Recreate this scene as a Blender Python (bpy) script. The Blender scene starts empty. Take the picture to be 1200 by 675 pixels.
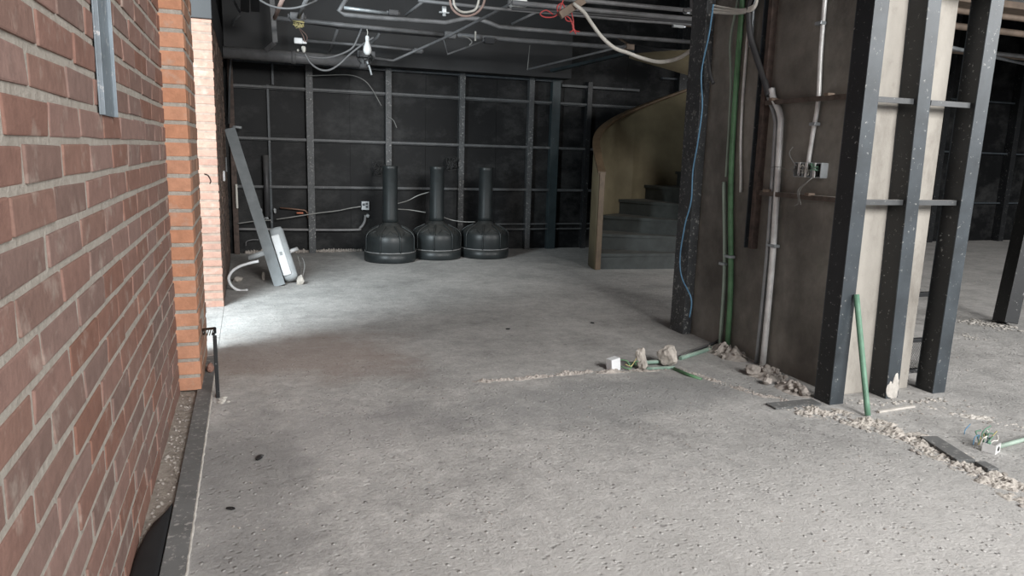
import bpy, bmesh, math, random
import numpy as np
from mathutils import Vector, Matrix, noise

random.seed(7)
sc = bpy.context.scene
COL = sc.collection
PI = math.pi

# ------------------------------------------------------------------ camera
F, H = 850.0, 1.1
def _n(v): return v / np.linalg.norm(v)
_dn = _n(np.array([464 - 600, 4900 - 337.5, F]))
_yy = np.array([290 - 600, 176 - 337.5, F]); _yy = _n(_yy - _dn * (_yy @ _dn))
_xx = np.cross(_dn, _yy)
RM = np.stack([_xx, _yy, -_dn], axis=1)
def ray(x, y): return RM.T @ _n(np.array([x - 600, y - 337.5, F]))
O = np.array([0, 0, H])
def onZ(x, y, z=0.0):
    d = ray(x, y); return Vector(O + d * ((z - H) / d[2]))
def onY(x, y, Y):
    d = ray(x, y); return Vector(O + d * (Y / d[1]))
def onX(x, y, X):
    d = ray(x, y); return Vector(O + d * (X / d[0]))

cd = bpy.data.cameras.new('camera'); cam = bpy.data.objects.new('camera', cd); COL.objects.link(cam)
cd.sensor_width = 36; cd.lens = F / 1200 * 36; cd.clip_start = 0.02; cd.clip_end = 200
m = Matrix.Identity(4)
for i in range(3):
    m[i][0] = RM[0][i]; m[i][1] = -RM[1][i]; m[i][2] = -RM[2][i]
m[2][3] = H
cam.matrix_world = m
sc.camera = cam

# ------------------------------------------------------------------ materials
class NT:
    def __init__(s, name):
        s.m = bpy.data.materials.new(name); s.m.use_nodes = True
        s.t = s.m.node_tree; s.b = s.t.nodes['Principled BSDF']
        s.co = s.t.nodes.new('ShaderNodeTexCoord').outputs['Object']
        s.geo = s.t.nodes.new('ShaderNodeNewGeometry')
    def lk(s, a, b): s.t.links.new(a, b)
    def noise(s, scale, detail=6, rough=.6, co=None, dist=0):
        n = s.t.nodes.new('ShaderNodeTexNoise'); n.inputs['Scale'].default_value = scale
        n.inputs['Detail'].default_value = detail; n.inputs['Roughness'].default_value = rough
        n.inputs['Distortion'].default_value = dist
        s.lk(co or s.co, n.inputs['Vector']); return n.outputs['Fac']
    def mapping(s, scale=(1, 1, 1), loc=(0, 0, 0)):
        n = s.t.nodes.new('ShaderNodeMapping'); n.inputs['Scale'].default_value = scale
        n.inputs['Location'].default_value = loc
        s.lk(s.co, n.inputs['Vector']); return n.outputs['Vector']
    def voro(s, scale, co=None, feature='F1'):
        n = s.t.nodes.new('ShaderNodeTexVoronoi'); n.feature = feature; n.inputs['Scale'].default_value = scale
        s.lk(co or s.co, n.inputs['Vector']); return n.outputs['Distance']
    def ramp(s, fac, stops):
        n = s.t.nodes.new('ShaderNodeValToRGB'); e = n.color_ramp.elements
        while len(e) < len(stops): e.new(0.5)
        for k, (p, c) in enumerate(stops):
            e[k].position = p
            if not isinstance(c, (tuple, list)): c = (c, c, c)
            e[k].color = (*c[:3], 1)
        s.lk(fac, n.inputs['Fac']); return n.outputs['Color']
    def mix(s, fac, a, b, mode='MIX'):
        n = s.t.nodes.new('ShaderNodeMix'); n.data_type = 'RGBA'; n.blend_type = mode
        for v, k in ((fac, 0), (a, 6), (b, 7)):
            if isinstance(v, (int, float)): n.inputs[k].default_value = v if k == 0 else (v, v, v, 1)
            elif isinstance(v, tuple): n.inputs[k].default_value = (*v[:3], 1)
            else: s.lk(v, n.inputs[k])
        return n.outputs[2]
    def math(s, op, a, b=0.0, c=None):
        n = s.t.nodes.new('ShaderNodeMath'); n.operation = op
        for k, v in enumerate((a, b) if c is None else (a, b, c)):
            if isinstance(v, (int, float)): n.inputs[k].default_value = v
            else: s.lk(v, n.inputs[k])
        return n.outputs[0]
    def sep(s, v):
        n = s.t.nodes.new('ShaderNodeSeparateXYZ'); s.lk(v, n.inputs[0]); return n.outputs
    def bump(s, h, strength=.5, dist=.01, prev=None):
        n = s.t.nodes.new('ShaderNodeBump'); n.inputs['Strength'].default_value = strength
        n.inputs['Distance'].default_value = dist; s.lk(h, n.inputs['Height'])
        if prev: s.lk(prev, n.inputs['Normal'])
        return n.outputs['Normal']
    def out(s, color, rough=.8, normal=None, metal=0.0, spec=.5):
        b = s.b
        if isinstance(color, tuple): b.inputs['Base Color'].default_value = (*color[:3], 1)
        else: s.lk(color, b.inputs['Base Color'])
        if isinstance(rough, (int, float)): b.inputs['Roughness'].default_value = rough
        else: s.lk(rough, b.inputs['Roughness'])
        b.inputs['Metallic'].default_value = metal
        b.inputs['Specular IOR Level'].default_value = spec
        if normal: s.lk(normal, b.inputs['Normal'])
        return s.m

def simple(name, c, rough=.6, var=.25, scale=25, metal=0.0, spec=.5, bump=.15, dust=0.0, dustcol=(.45, .42, .38)):
    n = NT(name); f = n.noise(scale)
    col = n.ramp(f, [(.3, tuple(v * (1 - var) for v in c)), (.7, tuple(min(1, v * (1 + var)) for v in c))])
    if dust:
        up = n.sep(n.geo.outputs['Normal'])[2]
        k = n.math('MULTIPLY', n.ramp(up, [(.3, 0.0), (.95, 1.0)]), n.ramp(n.noise(14), [(.3, .3), (.7, 1.0)]))
        col = n.mix(n.math('MULTIPLY', k, dust), col, dustcol)
    return n.out(col, rough, n.bump(f, bump, .003), metal, spec)

def brick_mat(name, stops, rough=.85, soot=None):
    n = NT(name)
    col = n.ramp(n.geo.outputs['Random Per Island'], stops)
    f = n.noise(22, 8, .65)
    col = n.mix(.8, col, n.ramp(f, [(.25, .72), (.75, 1.2)]), 'MULTIPLY')
    sp = n.ramp(n.noise(9, 4, .7), [(.56, 0.0), (.72, .5)])
    col = n.mix(sp, col, (.42, .36, .31))
    if soot:
        col = n.mix(n.ramp(n.noise(3.2, 5), [(.42, 0.0), (.62, soot)]), col, (.10, .09, .085))
    b = n.bump(n.noise(60, 6, .7), .45, .006)
    b = n.bump(n.voro(90), .12, .004, b)
    return n.out(col, rough, b, 0, .25)

M = {}
M['brick'] = brick_mat('old_brick', [(0, (.205, .105, .078)), (.25, (.225, .13, .105)), (.5, (.245, .158, .135)), (.75, (.185, .122, .104)), (1, (.255, .14, .107))])
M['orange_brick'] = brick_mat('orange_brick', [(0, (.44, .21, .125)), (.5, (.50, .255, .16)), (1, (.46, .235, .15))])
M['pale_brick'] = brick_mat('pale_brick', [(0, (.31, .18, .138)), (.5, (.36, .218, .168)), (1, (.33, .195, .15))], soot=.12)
def mortar():
    n = NT('mortar'); f = n.noise(35, 8, .7)
    col = n.ramp(f, [(.3, (.30, .268, .232)), (.7, (.43, .395, .35))])
    return n.out(col, .95, n.bump(f, .8, .012), 0, .2)
M['mortar'] = mortar()

def floor_mat():
    n = NT('worn_concrete'); x, y, z = n.sep(n.co)[:3]
    big = n.noise(.55, 6, .6); mid = n.noise(2.2, 8, .65); fine = n.noise(13, 10, .7)
    col = n.ramp(big, [(.3, (.40, .39, .375)), (.7, (.51, .49, .47))])
    col = n.mix(.9, col, n.ramp(mid, [(.28, .70), (.5, 1.0), (.75, 1.16)]), 'MULTIPLY')
    col = n.mix(.85, col, n.ramp(fine, [(.3, .74), (.7, 1.2)]), 'MULTIPLY')
    col = n.mix(.7, col, n.ramp(n.noise(55, 6, .75), [(.32, .72), (.68, 1.2)]), 'MULTIPLY')
    def blob(cx, cy, rx, ry, lo=.75, hi=1.15):
        dx = n.math('DIVIDE', n.math('SUBTRACT', x, cx), rx); dy = n.math('DIVIDE', n.math('SUBTRACT', y, cy), ry)
        d = n.math('SQRT', n.math('ADD', n.math('MULTIPLY', dx, dx), n.math('MULTIPLY', dy, dy)))
        d = n.math('ADD', d, n.math('MULTIPLY', n.math('SUBTRACT', mid, .5), 1.4))
        return n.ramp(d, [(lo * .5, 1.0), (min(1, hi * .7), 0.0)])
    # reddish brick dust by the left wall, damp grey screed patch in the middle, pale dust towards the front
    col = n.mix(n.math('MULTIPLY', blob(.25, 3.9, .9, .75), .55), col, (.34, .26, .22))
    col = n.mix(n.math('MULTIPLY', blob(1.55, 2.85, 1.3, .42), .62), col, (.27, .27, .265))
    col = n.mix(n.math('MULTIPLY', blob(.2, 2.75, .8, .5), .4), col, (.30, .29, .285))
    col = n.mix(n.math('MULTIPLY', blob(1.5, 1.4, 1.6, 1.0), .5), col, (.585, .565, .54))
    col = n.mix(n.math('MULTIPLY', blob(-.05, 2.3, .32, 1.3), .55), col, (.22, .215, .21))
    # pale plaster flecks and scuffed streaks
    st = n.noise(1.0, 6, .7, n.mapping((3.5, 14, 1)))
    col = n.mix(n.ramp(st, [(.6, 0.0), (.72, .35)]), col, (.62, .60, .57))
    fl = n.ramp(n.noise(38, 3, .5), [(.66, 0.0), (.72, .8)])
    col = n.mix(n.math('MULTIPLY', fl, n.ramp(mid, [(.4, 0.1), (.6, .8)])), col, (.66, .63, .59))
    dk = n.ramp(n.noise(30, 3, .5, n.mapping((1, 1, 1), (5, 9, 0))), [(.66, 0.0), (.73, .7)])
    col = n.mix(n.math('MULTIPLY', dk, .8), col, (.13, .125, .12))
    b = n.bump(mid, .2, .02)
    b = n.bump(n.noise(26, 8, .72), .55, .010, b)
    b = n.bump(n.noise(80, 5, .75), .7, .004, b)
    sel = n.ramp(n.noise(5, 3, .6, n.mapping((1, 1, 1), (4, 2, 0))), [(.42, 0.0), (.58, 1.0)])
    pit = n.math('MULTIPLY', n.math('SUBTRACT', 1.0, n.ramp(n.voro(34, n.mapping((1, 1.25, 1))), [(.08, 0.0), (.30, 1.0)])), sel)
    b = n.bump(n.math('MULTIPLY', pit, -1.0), .6, .005, b)
    pit2 = n.math('SUBTRACT', 1.0, n.ramp(n.voro(21, n.mapping((1.2, 1, 1), (3, 3, 0))), [(.04, 0.0), (.16, 1.0)]))
    b = n.bump(pit2, .8, .006, b)
    col = n.mix(n.math('MULTIPLY', pit2, .35), col, (.62, .60, .57))
    col = n.mix(n.math('MULTIPLY', pit, .12), col, (.24, .23, .22))
    return n.out(col, .85, b, 0, .35)
M['floor'] = floor_mat()

def dirt():
    n = NT('gravel_dirt'); f = n.noise(30, 8, .7)
    col = n.ramp(f, [(.3, (.25, .215, .185)), (.7, (.45, .40, .35))])
    return n.out(col, .95, n.bump(n.noise(50, 6, .7), .9, .015), 0, .2)
M['dirt'] = dirt()

def wall_black():
    n = NT('black_panel'); f = n.noise(1.6, 7, .65)
    col = n.ramp(f, [(.3, (.0035, .004, .0045)), (.72, (.009, .0095, .0105))])
    sc_ = n.noise(2.2, 8, .75, n.mapping((1, 1, 1.4), (2, 0, 4)))
    col = n.mix(n.ramp(sc_, [(.47, 0.0), (.75, .75)]), col, (.06, .06, .06))
    return n.out(col, .5, n.bump(n.noise(40), .1, .003), 0, .2)
M['black_wall'] = wall_black()
M['black_ceiling'] = simple('black_ceiling', (.007, .007, .0075), .8, .5, 3)
M['black_soffit'] = simple('dark_painted_board', (.018, .0185, .020), .6, .3, 2.5)

def chipped(name, base, chip=(.45, .45, .43), amount=.70, rough=.45, metal=0.0, dust=.0):
    n = NT(name); f = n.noise(6, 6)
    col = n.ramp(f, [(.3, tuple(v * .7 for v in base)), (.7, tuple(v * 1.4 for v in base))])
    c = n.ramp(n.noise(46, 5, .75), [(amount, 0.0), (amount + .05, .8)])
    col = n.mix(n.math('MULTIPLY', c, n.ramp(n.noise(3.1, 4), [(.35, .25), (.6, 1.0)])), col, chip)
    if dust:
        up = n.sep(n.geo.outputs['Normal'])[2]
        col = n.mix(n.math('MULTIPLY', n.ramp(up, [(.3, 0.0), (.95, 1.0)]), dust), col, (.42, .40, .38))
    return n.out(col, rough, n.bump(n.noise(30), .15, .003), metal, .5)
M['steel_black'] = chipped('chipped_black_steel', (.011, .012, .0135), amount=.62)
M['steel_dark'] = chipped('dark_steel', (.042, .051, .059), amount=.62, rough=.42)
M['rail'] = chipped('painted_rail', (.07, .073, .076), amount=.62, dust=.6)
M['stud_back'] = chipped('scuffed_stud', (.05, .053, .056), amount=.57)
M['stud_blue'] = chipped('bluish_stud', (.025, .036, .04), amount=.66)
M['conduit_dark'] = simple('painted_conduit', (.17, .17, .175), .45, .3, 8, dust=.35)
M['conduit_black'] = simple('black_conduit', (.05, .05, .053), .5, .3, 8, dust=.3)
M['conduit_brown'] = simple('dusty_brown_conduit', (.20, .15, .115), .7, .3, 8)
M['galv'] = simple('galvanised_steel', (.42, .45, .47), .42, .2, 14, metal=.55)
M['grey_metal'] = simple('grey_painted_metal', (.22, .24, .25), .5, .15, 12)
M['strap'] = chipped('weathered_strap', (.17, .20, .225), (.5, .5, .5), .6, .5, .2)
M['silver'] = simple('silver_conduit', (.74, .74, .73), .4, .2, 15, metal=.2)
M['white'] = simple('white_plastic', (.78, .79, .80), .4, .06, 12)
M['offwhite'] = simple('offwhite_cable', (.62, .60, .55), .55, .12, 12)
M['lightgrey'] = simple('light_grey_casing', (.36, .38, .39), .5, .15, 12)
M['green'] = simple('green_conduit', (.135, .27, .185), .5, .25, 10)
M['green_floor'] = simple('dusty_green_conduit', (.20, .30, .245), .7, .25, 14, dust=.4)
M['green_dark'] = simple('dark_green_conduit', (.10, .22, .11), .5, .4, 10)
M['green_pale'] = simple('pale_green_conduit', (.34, .43, .36), .55, .15, 10)
M['blue'] = simple('blue_cable', (.12, .27, .42), .5, .15, 10)
M['red'] = simple('red_wire', (.42, .05, .05), .5, .2, 10)
M['pinktan'] = simple('tan_cable', (.34, .24, .21), .55, .2, 10)
M['wire_grey'] = simple('grey_wire', (.26, .26, .25), .55, .2, 10)
M['wire_yellow'] = simple('yellow_wire', (.42, .36, .17), .5, .2, 10)
M['copper'] = simple('copper_pipe', (.20, .12, .085), .45, .2, 10, metal=.3)
M['orange'] = simple('orange_tape', (.40, .12, .06), .6, .2, 10)
M['rust'] = simple('rusty_steel', (.085, .06, .05), .75, .5, 20)
M['rubble'] = simple('broken_mortar', (.37, .335, .305), .95, .3, 30, spec=.2, bump=.6)
M['plaster_crumb'] = simple('white_plaster', (.52, .49, .45), .95, .2, 30, spec=.2, bump=.6)
M['lump'] = simple('mortar_lump', (.43, .395, .355), .95, .25, 35, spec=.2, bump=.7)
M['bin'] = simple('black_plastic', (.019, .0225, .0235), .40, .3, 7, dust=.5, dustcol=(.11, .10, .088), spec=.35)
M['hoop'] = simple('dusty_hoop', (.20, .20, .20), .6, .3, 20)
M['dusty'] = chipped('dusty_dark_metal', (.095, .098, .098), (.4, .38, .36), .56, .7, 0, .12)
M['rusty_dusty'] = simple('dusty_rusted_angle', (.12, .095, .08), .75, .4, 20, dust=.8)
M['wire_black'] = simple('black_wire', (.02, .02, .02), .6, .3, 10)
M['shadow_black'] = simple('painted_shadow', (.012, .012, .013), .7, .3, 10)  # black of the sheet that stands in for the trench shadow
M['bulb'] = simple('white_bulb', (.75, .75, .74), .25, .03, 5)
M['mesh'] = simple('black_wire_mesh', (.05, .05, .05), .6, .3, 15)

def pier():
    n = NT('sooty_shaded_concrete'); f = n.noise(1.8, 8, .65); v = n.noise(2.2, 7, .7, n.mapping((2, 2, .9)))
    col = n.ramp(f, [(.3, (.13, .123, .109)), (.7, (.36, .342, .307))])
    col = n.mix(.9, col, n.ramp(v, [(.3, .7), (.7, 1.2)]), 'MULTIPLY')
    col = n.mix(n.ramp(n.noise(1.1, 6, .65, n.mapping((1, 1, .8), (2, 8, 5))), [(.46, 0.0), (.60, .6)]), col, (.07, .066, .06))  # dark blotches over the concrete, put in for shade near the first stud
    gr = n.ramp(n.noise(3, 4, .6, n.mapping((1, 1, 1), (7, 3, 1))), [(.6, 0.0), (.75, .35)])
    col = n.mix(gr, col, (.10, .12, .09))
    col = n.mix(n.ramp(n.noise(45, 4, .7), [(.68, 0.0), (.74, .5)]), col, (.35, .33, .3))
    return n.out(col, .75, n.bump(n.noise(28, 8, .7), .35, .008), 0, .4)
M['pier'] = pier()
def slab():
    n = NT('pale_concrete'); f = n.noise(2.5, 8, .7, n.mapping((1.5, 1.5, .7)))
    col = n.ramp(f, [(.28, (.22, .20, .175)), (.5, (.40, .372, .333)), (.75, (.48, .45, .405))])
    col = n.mix(n.ramp(n.noise(16, 6, .7), [(.58, 0.0), (.72, .5)]), col, (.27, .24, .21))
    return n.out(col, .88, n.bump(n.noise(30, 8, .7), .4, .008), 0, .3)
M['slab'] = slab()
def plaster():
    n = NT('ochre_plaster'); f = n.noise(2.2, 7, .65)
    col = n.ramp(f, [(.3, (.11, .092, .056)), (.7, (.20, .168, .105))])
    return n.out(col, .6, n.bump(n.noise(20), .2, .005), 0, .4)
M['ochre'] = plaster()
M['cap'] = simple('brown_handrail_cap', (.11, .075, .045), .5, .3, 12)
M['step'] = simple('dark_step', (.035, .041, .04), .65, .35, 9, dust=.25)

# ------------------------------------------------------------------ mesh helpers
class MB:
    def __init__(s): s.bm = bmesh.new()
    def box(s, lo, hi, bev=0.0, M4=None, jit=0.0):
        bm = s.bm; vs = []
        lo = Vector(lo); hi = Vector(hi)
        for k in range(8):
            p = Vector((hi[0] if k & 1 else lo[0], hi[1] if k & 2 else lo[1], hi[2] if k & 4 else lo[2]))
            if jit: p += Vector((random.uniform(-jit, jit), random.uniform(-jit, jit), random.uniform(-jit, jit)))
            if M4: p = M4 @ p
            vs.append(bm.verts.new(p))
        fs = [bm.faces.new([vs[i] for i in q]) for q in ((0, 2, 3, 1), (4, 5, 7, 6), (0, 1, 5, 4), (2, 6, 7, 3), (0, 4, 6, 2), (1, 3, 7, 5))]
        if bev:
            es = list({e for f in fs for e in f.edges})
            bmesh.ops.bevel(bm, geom=es, offset=bev, segments=2, affect='EDGES', profile=.6)
        return s
    def bar(s, a, b, w, d, up=(0, 0, 1), bev=0.0):
        """box beam from a to b, w along the side vector, d along the third"""
        a = Vector(a); b = Vector(b); z = (b - a); L = z.length; z.normalize()
        u = Vector(up)
        x = u.cross(z)
        if x.length < 1e-4: x = Vector((1, 0, 0))
        x.normalize(); y = z.cross(x)
        M4 = Matrix.Translation(a) @ Matrix((x, y, z)).transposed().to_4x4()
        return s.box((-w / 2, -d / 2, 0), (w / 2, d / 2, L), bev, M4)
    def tube(s, pts, r, n=10, cap=True, smooth=0, closed=False):
        pts = [Vector(p) for p in pts]
        if smooth: pts = catmull(pts, smooth)
        rs = r if isinstance(r, list) else [r] * len(pts)
        if len(rs) != len(pts): rs = [rs[0]] * len(pts)
        bm = s.bm; rings = []; prev = None
        for i, p in enumerate(pts):
            t = (pts[min(i + 1, len(pts) - 1)] - pts[max(i - 1, 0)]).normalized()
            if prev is None:
                a = Vector((0, 0, 1)) if abs(t.z) < .9 else Vector((1, 0, 0))
                u = t.cross(a).normalized()
            else:
                u = prev - t * prev.dot(t)
                if u.length < 1e-5: u = t.orthogonal()
                u.normalize()
            prev = u; v = t.cross(u)
            rings.append([bm.verts.new(p + (u * math.cos(2 * PI * k / n) + v * math.sin(2 * PI * k / n)) * rs[i]) for k in range(n)])
        for A, B in zip(rings, rings[1:]):
            for k in range(n):
                f = bm.faces.new((A[k], A[(k + 1) % n], B[(k + 1) % n], B[k])); f.smooth = True
        if cap:
            bm.faces.new(list(reversed(rings[0]))); bm.faces.new(rings[-1])
        return s
    def lathe(s, prof, n=48, c=(0, 0, 0)):
        bm = s.bm; c = Vector(c); rings = []
        for (r, z) in prof:
            if r < 1e-6: rings.append([bm.verts.new(c + Vector((0, 0, z)))])
            else: rings.append([bm.verts.new(c + Vector((r * math.cos(2 * PI * k / n), r * math.sin(2 * PI * k / n), z))) for k in range(n)])
        for A, B in zip(rings, rings[1:]):
            for k in range(n):
                a0, a1 = A[k % len(A)], A[(k + 1) % len(A)]; b0, b1 = B[k % len(B)], B[(k + 1) % len(B)]
                vs = []
                for v in (a0, a1, b1, b0):
                    if v not in vs: vs.append(v)
                if len(vs) > 2:
                    f = bm.faces.new(vs); f.smooth = True
        return s
    def chunk(s, c, size, seed, flat=1.0, sub=2, rot=None):
        """an irregular broken lump"""
        g = bmesh.ops.create_icosphere(s.bm, subdivisions=sub, radius=1.0)['verts']
        off = Vector((seed * 3.7, seed * 1.3, seed * .7))
        rz = Matrix.Rotation(seed * 1.9 if rot is None else rot, 3, 'Z')
        sx, sy, sz = (size if isinstance(size, (tuple, list)) else (size, size * .8, size * .65 * flat))
        for v in g:
            k = .8 + .35 * noise.noise(v.co * 1.3 + off) + .14 * noise.noise(v.co * 3.5 + off)
            p = v.co * k
            v.co = rz @ Vector((p.x * sx, p.y * sy, p.z * sz)) + Vector(c)
        return s
    def build(s, name, mat, parent=None, smooth=False, local=False):
        bmesh.ops.recalc_face_normals(s.bm, faces=s.bm.faces)
        if smooth:
            for f in s.bm.faces: f.smooth = True
        me = bpy.data.meshes.new(name); s.bm.to_mesh(me); s.bm.free()
        o = bpy.data.objects.new(name, me); COL.objects.link(o)
        for mm in (mat if isinstance(mat, list) else [mat]): me.materials.append(M[mm] if isinstance(mm, str) else mm)
        if parent is not None:
            o.parent = parent
            if parent.type == 'EMPTY' and not local: o.matrix_parent_inverse = Matrix.Translation(-parent.location)
        return o

def catmull(p, n):
    out = []
    q = [p[0] * 2 - p[1]] + p + [p[-1] * 2 - p[-2]]
    for i in range(1, len(q) - 2):
        a, b, c, d = q[i - 1:i + 3]
        for k in range(n):
            t = k / n
            out.append(.5 * ((2 * b) + (c - a) * t + (2 * a - 5 * b + 4 * c - d) * t * t + (3 * b - a - 3 * c + d) * t ** 3))
    out.append(p[-1]); return out

def tag(o, label, cat, group=None, kind=None):
    o['label'] = label; o['category'] = cat
    if group: o['group'] = group
    if kind: o['kind'] = kind
    return o
def struct(o): o['kind'] = 'structure'; return o
def thing(name, loc, label, cat, group=None):
    o = bpy.data.objects.new(name, None); o.location = loc; o.empty_display_size = .1; COL.objects.link(o)
    return tag(o, label, cat, group)
def copy_thing(root, loc, rz, label):
    r = root.copy(); COL.objects.link(r); r.location = loc; r.rotation_euler = (0, 0, rz); r['label'] = label
    for ch in root.children:
        c = ch.copy(); COL.objects.link(c); c.parent = r
        for g in ch.children:
            d = g.copy(); COL.objects.link(d); d.parent = c
    return r

# ================================================================== SETTING
CEIL = 3.2
YB = 7.92          # face of the back wall
XL = -.325         # face of the left brick wall
# floor
mb = MB(); mb.box((-.19, -2.5, -.12), (13, 8.1, 0)); struct(mb.build('floor', 'floor'))
mb = MB(); mb.box((-.6, -2.5, -.14), (-.19, 8.1, -.012)); struct(mb.build('floor_dirt_edge', 'dirt'))
mb = MB(); mb.box((-.6, 4.02, -.013), (-.188, 8.1, 0)); struct(mb.build('floor_left_bay', 'floor'))
# ceiling
mb = MB(); mb.box((-.6, 1.0, CEIL), (13, 8.1, CEIL + .1)); struct(mb.build('ceiling', 'black_ceiling'))
# back wall with panel seams
mb = MB(); xs = [-.6, .21, 1.02, 1.83, 2.64, 3.45, 4.26, 5.07, 5.88, 6.69, 7.5, 8.31, 9.12, 9.93, 10.74, 11.55, 13]
for a, b in zip(xs, xs[1:]):
    for z0, z1 in ((0, 1.22), (1.224, CEIL)):
        mb.box((a + .002, YB, z0), (b - .002, YB + .08, z1))
mb.box((-.6, YB + .006, 0), (13, YB + .1, CEIL))
struct(mb.build('wall_back', 'black_wall'))
mb = MB(); mb.box((12.9, -1, 0), (13, 8, CEIL)); struct(mb.build('wall_right', 'black_wall'))

# left brick wall: real bricks standing proud of the mortar
CH = .0745
def bricks(mb, y0, y1, z0, z1, xf, L=.268, hb=None, j=.0155, dep=.012, depth=.06):
    row = int(round(z0 / CH)); z = z0
    while z < z1 - .02:
        y = y0 - (L / 2 if row % 2 else 0) - random.uniform(0, .015)
        while y < y1:
            l = L * random.uniform(.95, 1.05)
            a, b = max(y, y0), min(y + l - j, y1)
            if b - a > .03:
                o = random.uniform(-.0010, .0016)
                mb.box((xf - depth, a, z + j / 2 + random.uniform(-.0015, .0015)), (xf + o, b, min(z + CH - j / 2 + random.uniform(-.0015, .0015), z1)), .0035, None, .0022)
            y += l
        z += CH; row += 1
mb = MB(); bricks(mb, -.5, 3.45, -.02, CEIL - .02, XL)
wl = struct(mb.build('wall_left', 'brick'))
mb = MB(); mb.box((XL - .1, -.5, -.02), (XL - .0030, 3.45, CEIL)); struct(mb.build('wall_left_mortar', 'mortar'))
mb = MB(); mb.box((-.6, 5.3, -.01), (XL - .03, 8.0, 2.75)); struct(mb.build('wall_left_rear', 'black_wall'))

def pillar(name, x1, y0, y1, z1, ch, mats, label, side=None):
    t = thing(name, ((XL + x1) / 2, y0, 0), label, 'pillar', 'brick pillars along the left wall')
    f = MB(); z = 0.0; s = MB()
    while z < z1 - .02:
        zt = min(z + ch - .0155, z1)
        jx = random.uniform(-.002, .002)
        f.box((XL - .07, y0 + random.uniform(-.002, .002), z), (x1 + jx, y0 + .115, zt), .004, None, .001)
        y = y0 + .125 - (.07 if int(z / ch) % 2 else 0)
        y = max(y, y0 + .125)
        first = .12 if int(round(z / ch)) % 2 else .24
        while y < y1:
            e = min(y + first - .011, y1); first = .24
            if e - y > .02: s.box((XL - .07, y, z + random.uniform(-.001, .001)), (x1 + random.uniform(-.003, .002), e, zt), .004, None, .0012)
            y = e + .011
        z += ch
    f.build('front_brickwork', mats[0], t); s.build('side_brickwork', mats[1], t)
    q = MB(); q.box((XL - .06, y0 + .0035, 0), (x1 - .003, y1 - .003, z1)); q.build('mortar_core', 'mortar' if z1 > 2.5 else 'dull_mortar', t)
    return t
M['dull_mortar'] = simple('dull_mortar', (.25, .19, .155), .95, .2, 30, spec=.2)
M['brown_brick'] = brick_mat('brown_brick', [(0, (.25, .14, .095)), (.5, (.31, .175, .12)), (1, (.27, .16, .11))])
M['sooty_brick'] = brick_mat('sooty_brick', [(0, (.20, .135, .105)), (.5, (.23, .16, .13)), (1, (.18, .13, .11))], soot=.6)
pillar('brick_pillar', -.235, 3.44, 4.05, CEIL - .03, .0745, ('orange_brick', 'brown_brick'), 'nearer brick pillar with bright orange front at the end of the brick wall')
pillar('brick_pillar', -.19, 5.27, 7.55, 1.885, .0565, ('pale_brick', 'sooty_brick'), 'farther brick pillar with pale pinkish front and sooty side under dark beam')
mb = MB(); mb.box((XL - .05, 5.25, 1.887), (-.185, 7.88, 2.16), .004); tag(mb.build('dark_beam', 'black_soffit'), 'dark beam resting on top of the pale brick pillar', 'beam')
# header board across the back, above the wall frame
mb = MB(); mb.box((-.18, 7.66, 1.93), (3.42, YB - .002, CEIL - .002), .004); struct(mb.build('trim_1', 'black_soffit'))
# remains of plaster skirting
mb = MB()
for i in range(46):
    x = -.05 + i * .026; mb.chunk((x, YB - .025, .012), (.022, .022, .022 + .016 * random.random()), i + 3, 1, 1)
tag(mb.build('plaster_skirting_remains', 'rubble'), 'broken strip of pale plaster along foot of the black back wall', 'rubble', None, 'stuff')

# ---------------------------------------------------------------- back wall frame
fr = thing('steel_wall_frame', (1.7, YB - .04, 0), 'grid of scuffed grey steel studs and rails on the back wall behind the bins', 'wall frame')
def cstud(x0, x1, y0, y1, z0, z1, mat, parent, lean=0.0, name='stud', web='left'):
    """C section: web with two flanges and lips"""
    b = MB(); sh = Matrix.Identity(4); sh[0][2] = lean / (z1 - z0); t = .005
    b.box((x0, y0, z0), (x1, y0 + t, z1), .0015, sh)
    b.box((x0, y0 + t, z0), (x0 + t, y1, z1), .001, sh) if web != 'right' else b.box((x1 - t, y0 + t, z0), (x1, y1, z1), .001, sh)
    if web == 'both': b.box((x1 - t, y0 + t, z0), (x1, y1, z1), .001, sh)
    b.box((x0, y1 - t, z0), (x1, y1, z1), .001, sh)
    return b.build(name, mat, parent)
for x, w, mm, z1 in ((-.16, .05, 'rust', 1.93), (.575, .07, 'stud_back', 1.93), (1.385, .062, 'stud_back', 1.93), (2.19, .062, 'stud_back', 1.93), (3.0, .06, 'stud_back', 1.93), (3.28, .1, 'stud_blue', 1.93), (3.72, .06, 'steel_black', 1.93)):
    cstud(x, x + w, YB - .075, YB, 0, z1, mm, fr, web='both')
for x, z0, z1 in ((.25, 1.7, 1.93), (.20, 0.25, 1.7)):
    cstud(x, x + .022, YB - .04, YB, z0, z1, 'steel_dark', fr, web='both')
for z in (1.675, 1.17, .688):
    b = MB(); b.box((-.11, YB - .062, z - .012), (4.4, YB - .03, z + .012), .002); b.box((-.11, YB - .032, z - .02), (4.4, YB, z - .008)); b.build('rail', 'rail', fr)
b = MB(); b.box((2.55, YB - .06, .285), (4.3, YB - .03, .30)); b.build('rail', 'rail', fr)
b = MB(); b.box((2.55, YB - .06, .225), (4.3, YB - .03, .24)); b.build('rail', 'rail', fr)
b = MB(); b.box((3.4, YB - .06, 1.86), (4.4, YB - .02, 1.885)); b.build('rail', 'rail', fr)
b = MB(); b.box((-.11, YB - .06, 1.905), (3.4, YB, 1.925)); b.build('top_track', 'steel_dark', fr)

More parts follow.
